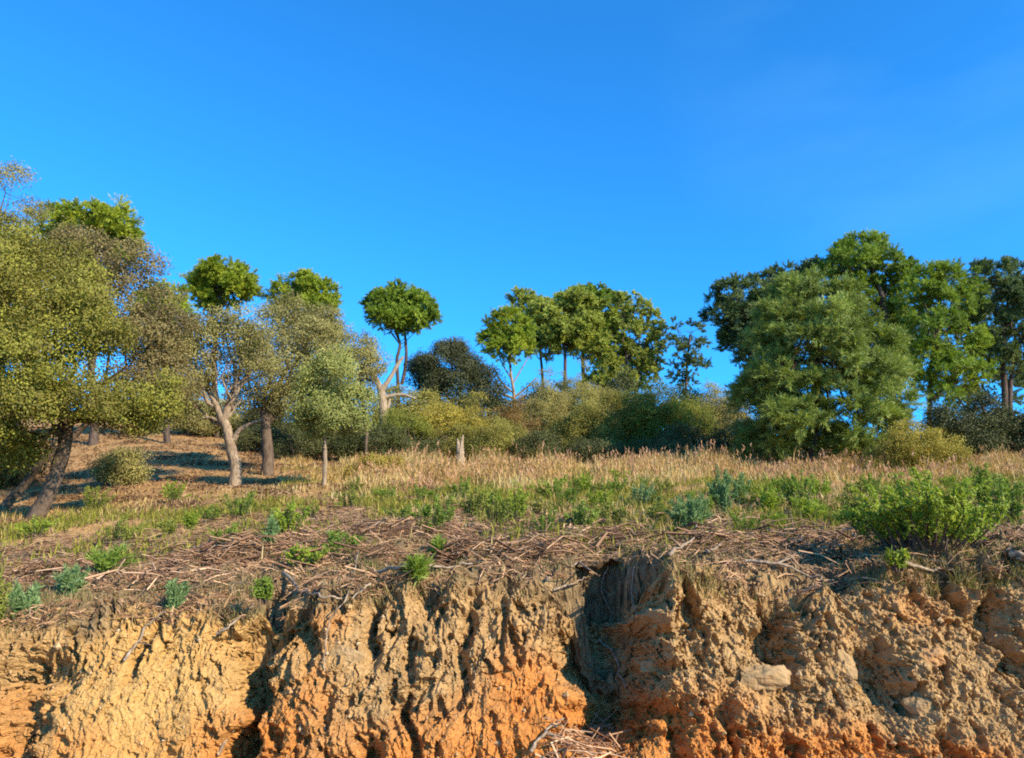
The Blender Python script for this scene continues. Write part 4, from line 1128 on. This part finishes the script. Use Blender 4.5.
for mask, n, lm in ((core & (tt > .05) & (tt < 1), 17000, .12), (core & (t > .94) & (tt < .12), 2400, .11), ((t < .30) & (np.abs(XX - px_x(580)) < .5 - t * .8), 900, .26)):
    P, Nn = surf_samples(n, mask, rng)
    keep = rng.uniform(size=n) < np.clip(.45 + 1.5 * fbm(P[:, 0] * 1.5, P[:, 1] * 1.4, P[:, 2], 3, 113), .06, 1)
    P, Nn = P[keep], Nn[keep]; n = len(P)
    an = rng.normal(size=n) * .8
    T = np.stack([np.cos(an), np.sin(an) * .8, rng.normal(size=n) * .3], 1)
    T = T - Nn * np.sum(T * Nn, 1)[:, None] * .85
    L = np.clip(np.exp(rng.normal(size=n) * .5) * lm, .03, .40)
    sticks(G, P + Nn * np.abs(rng.normal(size=n))[:, None] * .03, T, Nn, L, np.clip(.003 + L * .009 * np.exp(rng.normal(size=n) * .5), .0025, .014), rng, np.clip(.5 + rng.normal(size=n) * .26, 0, 1), .10)
# loose heaps of cut brush with hollows between the twigs
for (hx, hy, hw, hn) in ((400, 538, 62, 520), (335, 545, 44, 300), (285, 560, 40, 260), (720, 548, 50, 420), (800, 545, 52, 420), (620, 545, 46, 320), (235, 560, 40, 240), (460, 560, 52, 380), (860, 560, 44, 320), (960, 562, 50, 360),
                         (150, 592, 50, 240), (540, 562, 44, 260), (380, 570, 60, 320), (50, 580, 46, 220), (1005, 545, 40, 240), (680, 565, 40, 240), (760, 570, 50, 260)):
    b = hit(hx, hy); w = hw * m_per_px(b[1])
    hn = int(hn * 1.5)
    ox, oy = rng.normal(size=hn) * w * .7, rng.normal(size=hn) * w * .6
    hgt = .20 * np.exp(-(ox / w) ** 2 - (oy / (w * .8)) ** 2)
    P = np.stack([b[0] + ox, b[1] + oy, 0 * ox], 1); P[:, 2] = zg(P[:, 0], P[:, 1]) + hgt * rng.uniform(.05, 1.0, hn)
    P = P[P[:, 1] > 7.2]; k = len(P)
    an = rng.normal(size=k) * .9 + rng.uniform(-.4, .4)
    T = np.stack([np.cos(an), np.sin(an), rng.normal(size=k) * .30], 1)
    L = np.clip(np.exp(rng.normal(size=k) * .6) * .17, .04, .55)
    sticks(G, P, T, np.tile([0, 0, 1.], (k, 1)), L, np.clip(.0025 + L * .009 * np.exp(rng.normal(size=k) * .8), .0025, .016), rng, np.clip(.48 + rng.normal(size=k) * .28, 0, 1), .14)
o = G.build('brushwood_litter', M_STICK, None); tag(o, 'grey-brown dead twigs strewn over the near field', 'brushwood', None, 'stuff')
# leaf litter and straw over the shoulder
G = Geo()
P, Nn = surf_samples(20000, core & (tt > 0.0), rng)
keep = rng.uniform(size=len(P)) < np.clip(.5 + fbm(P[:, 0], P[:, 1], 0, 3, 115), .1, 1)
P, Nn = P[keep], Nn[keep]
leaves(G, P + Nn * .012, Nn, .07, .02, rng, np.clip(.5 + rng.normal(size=len(P)) * .25, 0, 1), .9)
X, D = sample(34000, 7.8, 17, -.82, .82, rng)
ok = rng.uniform(size=len(X)) < .25 + .75 * brush_mask(X, D); X, D = X[ok], D[ok]
leaves(G, np.stack([X, D, zg(X, D) + .015], 1), np.tile([0, 0, 1.], (len(X), 1)), .10, .028, rng, np.clip(.5 + rng.normal(size=len(X)) * .25, 0, 1), .9)
X, D = sample(60000, 14, 42, -.85, -.08, rng)
ok = rng.uniform(size=len(X)) < np.clip(.35 + 1.2 * fbm(X * .7, D * .7, 0, 3, 131), .05, 1); X, D = X[ok], D[ok]
leaves(G, np.stack([X, D, zg(X, D) + .03], 1), rng.normal(size=(len(X), 3)) * .6 + [0, 0, 1.], .20, .05, rng, np.clip(.40 + .5 * perlin(X, D, 0, 133) + rng.normal(size=len(X)) * .2, 0, 1), .9)
o = G.build('leaf_litter', M_LITTER, None); tag(o, 'brown dead leaves and straw covering the bank top', 'leaf litter', None, 'stuff')
# short dry and green grass hanging on the crest
G = Geo()
P, Nn = surf_samples(40000, core & (t > .86) & (tt < .97), rng)
keep = rng.uniform(size=len(P)) < np.clip(.38 + 1.5 * fbm(P[:, 0] * .9, P[:, 1] * 1.2, 3, 3, 117), .03, 1)
P = P[keep]
blades(G, P - [0, 0, .01], rng.uniform(.05, .16, len(P)), .006, rng.uniform(.3, 1.2, len(P)), rng, np.clip(.3 + .5 * perlin(P[:, 0] * 1.2, P[:, 1], 0, 119) + rng.normal(size=len(P)) * .2, 0, 1))
o = G.build('crest_grass', leaf_mat('crest_grass_blades', [(.30, .21, .10), (.24, .19, .07), (.17, .17, .04), (.15, .19, .04)], .25), None); tag(o, 'short mixed grass along the crest of the bank', 'grass', None, 'stuff')
# crumbs of soil lying on the face
P, Nn = surf_samples(5200, core & (t > .02) & (tt < .3), rng)
G = Geo(); n = len(P)
oct_v = np.array([[1, 0, 0], [0, 1, 0], [-1, 0, 0], [0, -1, 0], [0, 0, 1], [0, 0, -1.]])
oct_f = np.array([[0, 1, 4], [1, 2, 4], [2, 3, 4], [3, 0, 4], [1, 0, 5], [2, 1, 5], [3, 2, 5], [0, 3, 5]])
sz = np.exp(rng.normal(size=n) * .5) * .007
V = (P + Nn * sz[:, None] * .3)[:, None] + oct_v[None] * sz[:, None, None] * rng.uniform(.5, 1.3, (n, 6, 1))
G.add(V.reshape(-1, 3), (np.arange(n)[:, None, None] * 6 + oct_f[None]).reshape(-1, 3), np.repeat(rng.uniform(size=n), 6))
o = G.build('soil_crumbs', straw_mat('soil_crumb', [(.26, .14, .06), (.34, .20, .09), (.40, .26, .12), (.46, .32, .18)], .95, 0), None); tag(o, 'loose clay crumbs lying on the bank face', 'soil', None, 'stuff')


# ------------------------------------------------------------------ single dead branches
BKD = BV.reshape(-1, 3)
_tx = BKD[:, 0] / BKD[:, 1]; _tz = (BKD[:, 2] - EYE) / BKD[:, 1]
_b = (np.tan(np.arctan(_tz) - TH)); _py = H / 2 - F_PX * _b
_den = CT * 1 + _tz * ST
_px = W / 2 + F_PX * _tx / _den


def on_surface(px, py, lift=0.02):
    """point of bank or field seen at a picture point, nearest one to the lens"""
    m = np.flatnonzero((np.abs(_px - px) < 3.0) & (np.abs(_py - py) < 3.0))
    if len(m):
        i = m[np.argmin(BKD[m, 1])]
        p = BKD[i].copy()
    else:
        p = hit(px, py)
    return p + np.array([0, -lift, lift])


def branch(label, pts, r, forks=(), seed=0, name='dead_branch', cat='branch', mat=None, lift=0.03):
    rng = np.random.RandomState(seed + 500)
    P = [on_surface(x, y, lift) for x, y in pts]
    th = thing(name, label, cat, P[0])
    Q = spline(P, 5)
    Q[1:-1] += rng.normal(size=Q[1:-1].shape) * r * .6
    g = Geo(); tube(g, Q, np.linspace(r, r * .45, len(Q)), 7, None, rng, .15); g.build('stem', mat or M_WOOD_DEAD, th, True)
    for f in forks:
        F = [on_surface(x, y, lift + .02) for x, y in f]
        i = np.argmin(np.linalg.norm(Q - F[0], axis=1))
        q = spline([Q[i]] + F[1:], 5)
        g = Geo(); tube(g, q, np.linspace(r * .6, r * .25, len(q)), 6, None, rng, .15); g.build('twig', mat or M_WOOD_DEAD, th, True)


branch('long thin dead stem hanging from the crest down the pale clay', [(358, 552), (347, 597), (332, 619), (325, 645), (325, 678)], .008, seed=1)
branch('short pale broken stick beside the long hanging stem', [(371, 586), (351, 601)], .012, seed=2)
branch('dark bent branch lying on the crest right of the narrow gully', [(287, 573), (298, 590), (320, 599), (340, 603)], .016, [[(298, 590), (292, 580)]], 3)
branch('long pale branch bridging the head of the deep dark gully', [(549, 581), (580, 566), (602, 552), (621, 544)], .014, [[(580, 566), (590, 578), (600, 580)], [(602, 552), (596, 546)]], 4)
branch('pale stick crossing the gully head below the long branch', [(556, 594), (575, 586), (588, 578)], .010, [], 5)
branch('forked pale dead branch standing up under the lone feathery plant', [(668, 562), (682, 555), (690, 545), (695, 533)], .017, [[(682, 555), (668, 548)]], 6, lift=.08)
branch('short dark broken stub beside the forked pale branch', [(704, 546), (702, 533)], .013, [], 7, lift=.06)
branch('long straight branch lying right of the forked pale branch', [(705, 553), (735, 540), (758, 535)], .013, [[(735, 540), (745, 530)]], 8)
branch('two-pronged upright dead sprig left of the big bright shrub', [(797, 546), (792, 530), (789, 516)], .008, [[(797, 546), (800, 532), (799, 520)]], 9, lift=.06)
branch('weathered log end lying at the right edge of the crest', [(1005, 553), (1016, 558), (1032, 566)], .035, [], 10, 'dead_log', 'log')
branch('dark stick leaning down the clay below the thin green crest plant', [(128, 662), (145, 640), (157, 626), (165, 614)], .013, [[(145, 640), (152, 648)]], 11)
branch('brown stick leaning across the grassy lip left of the narrow gully', [(216, 640), (232, 624), (257, 606)], .012, [], 12)
branch('pale root at the bottom of the narrow dark gully', [(222, 756), (234, 738), (246, 722)], .012, [], 13, 'root', 'root')
branch('pale flattened branch lying across the low left corner of the field', [(2, 577), (40, 566), (84, 553)], .022, [[(40, 566), (60, 568)]], 14)
branch('curved grey branch on the brush left of mid field', [(378, 575), (410, 566), (445, 568), (470, 566)], .016, [[(410, 566), (425, 560)]], 15)
branch('pale branch poking out of the brush heap at the gully mouth', [(528, 752), (548, 735), (566, 722)], .014, [[(548, 735), (562, 740)]], 16)
branch('long grey branch lying on the crest in front of the big bright shrub', [(905, 566), (940, 572), (975, 566)], .014, [], 17)
branch('crooked dark branch on the crest between gully and big shrub', [(745, 562), (775, 567), (805, 577), (822, 582)], .015, [[(775, 567), (790, 560)]], 18)


branch('thin root hanging down the shaded wall of the deep gully', [(606, 566), (604, 590), (608, 615), (603, 640)], .007, [[(604, 590), (611, 602)]], 19, 'root', 'root')
branch('second thin root trailing from the right lip of the deep gully', [(632, 572), (628, 596), (634, 618)], .006, [], 20, 'root', 'root')
branch('leaning dead stick propped inside the mouth of the deep gully', [(596, 640), (612, 662), (622, 690)], .012, [], 21)

# ------------------------------------------------------------------ stones set in the bank
def rock(label, px, py, wpx, hpx, mat, seed, flat=.5):
    rng = np.random.RandomState(seed + 900)
    p = on_surface(px, py, 0.0) + np.array([0, .03 + .0006 * hpx, 0]); k = m_per_px(p[1])
    n1, n2 = 26, 36
    th_, ph_ = np.meshgrid(np.linspace(.02, math.pi - .02, n1), np.arange(n2) * 2 * math.pi / n2, indexing='ij')
    v = np.stack([np.sin(th_) * np.cos(ph_), np.sin(th_) * np.sin(ph_), np.cos(th_)], -1)
    planes = unit(rng.normal(size=(14, 3))); off = rng.uniform(.55, .9, 14)
    r = np.min(np.where(v @ planes.T > .05, off / np.maximum(v @ planes.T, .05), 9), -1); r = np.minimum(r, 1.15)
    r = r + .16 * fbm(v[..., 0] * 2.2, v[..., 1] * 2.2, v[..., 2] * 2.2, 4, seed)
    s = np.array([wpx * k * .55, min(wpx, hpx) * k * flat, hpx * k * .55])
    V = (p + v * r[..., None] * s).reshape(-1, 3)
    i, j = np.meshgrid(np.arange(n1 - 1), np.arange(n2), indexing='ij')
    a = i * n2 + j; b = i * n2 + (j + 1) % n2
    th = thing('rock', label, 'rock', p, 'rocks set in the clay bank')
    G = Geo(); G.add(V, np.stack([a, a + n2, b + n2, b], -1).reshape(-1, 4)); 
    o = G.build('stone', mat, th)
    return th


M_ROCK = bark_mat('tan_stone', (.25, .16, .075), (.40, .265, .13), 9, .8)
M_ROCK_PALE = bark_mat('pale_stone', (.45, .36, .25), (.62, .54, .42), 12, .3)
rock('large flat tan rock jutting from the clay right of the deep gully', 762, 680, 46, 24, M_ROCK, 1)
rock('angular tan rock at the shaded right wall of the deep gully', 655, 668, 24, 14, M_ROCK, 2)
rock('pale block of clay stone low in the bank below the big shrub', 925, 705, 30, 26, M_ROCK, 3)
rock('small white pebble in the smooth ochre clay', 184, 748, 6, 5, M_ROCK_PALE, 4)
rock('pale rounded block high in the clay beside the long hanging stem', 347, 655, 26, 24, M_ROCK, 5, .3)
rock('reddish angular block in the clay under the right end of the crest', 937, 655, 28, 22, bark_mat('red_stone', (.30, .14, .055), (.44, .25, .11), 9, .6), 6)
rock('tan lump on the lit rib just right of the dark hole', 850, 672, 30, 34, M_ROCK, 7, .3)
print('scene done', sum(len(m.vertices) for m in bpy.data.meshes))
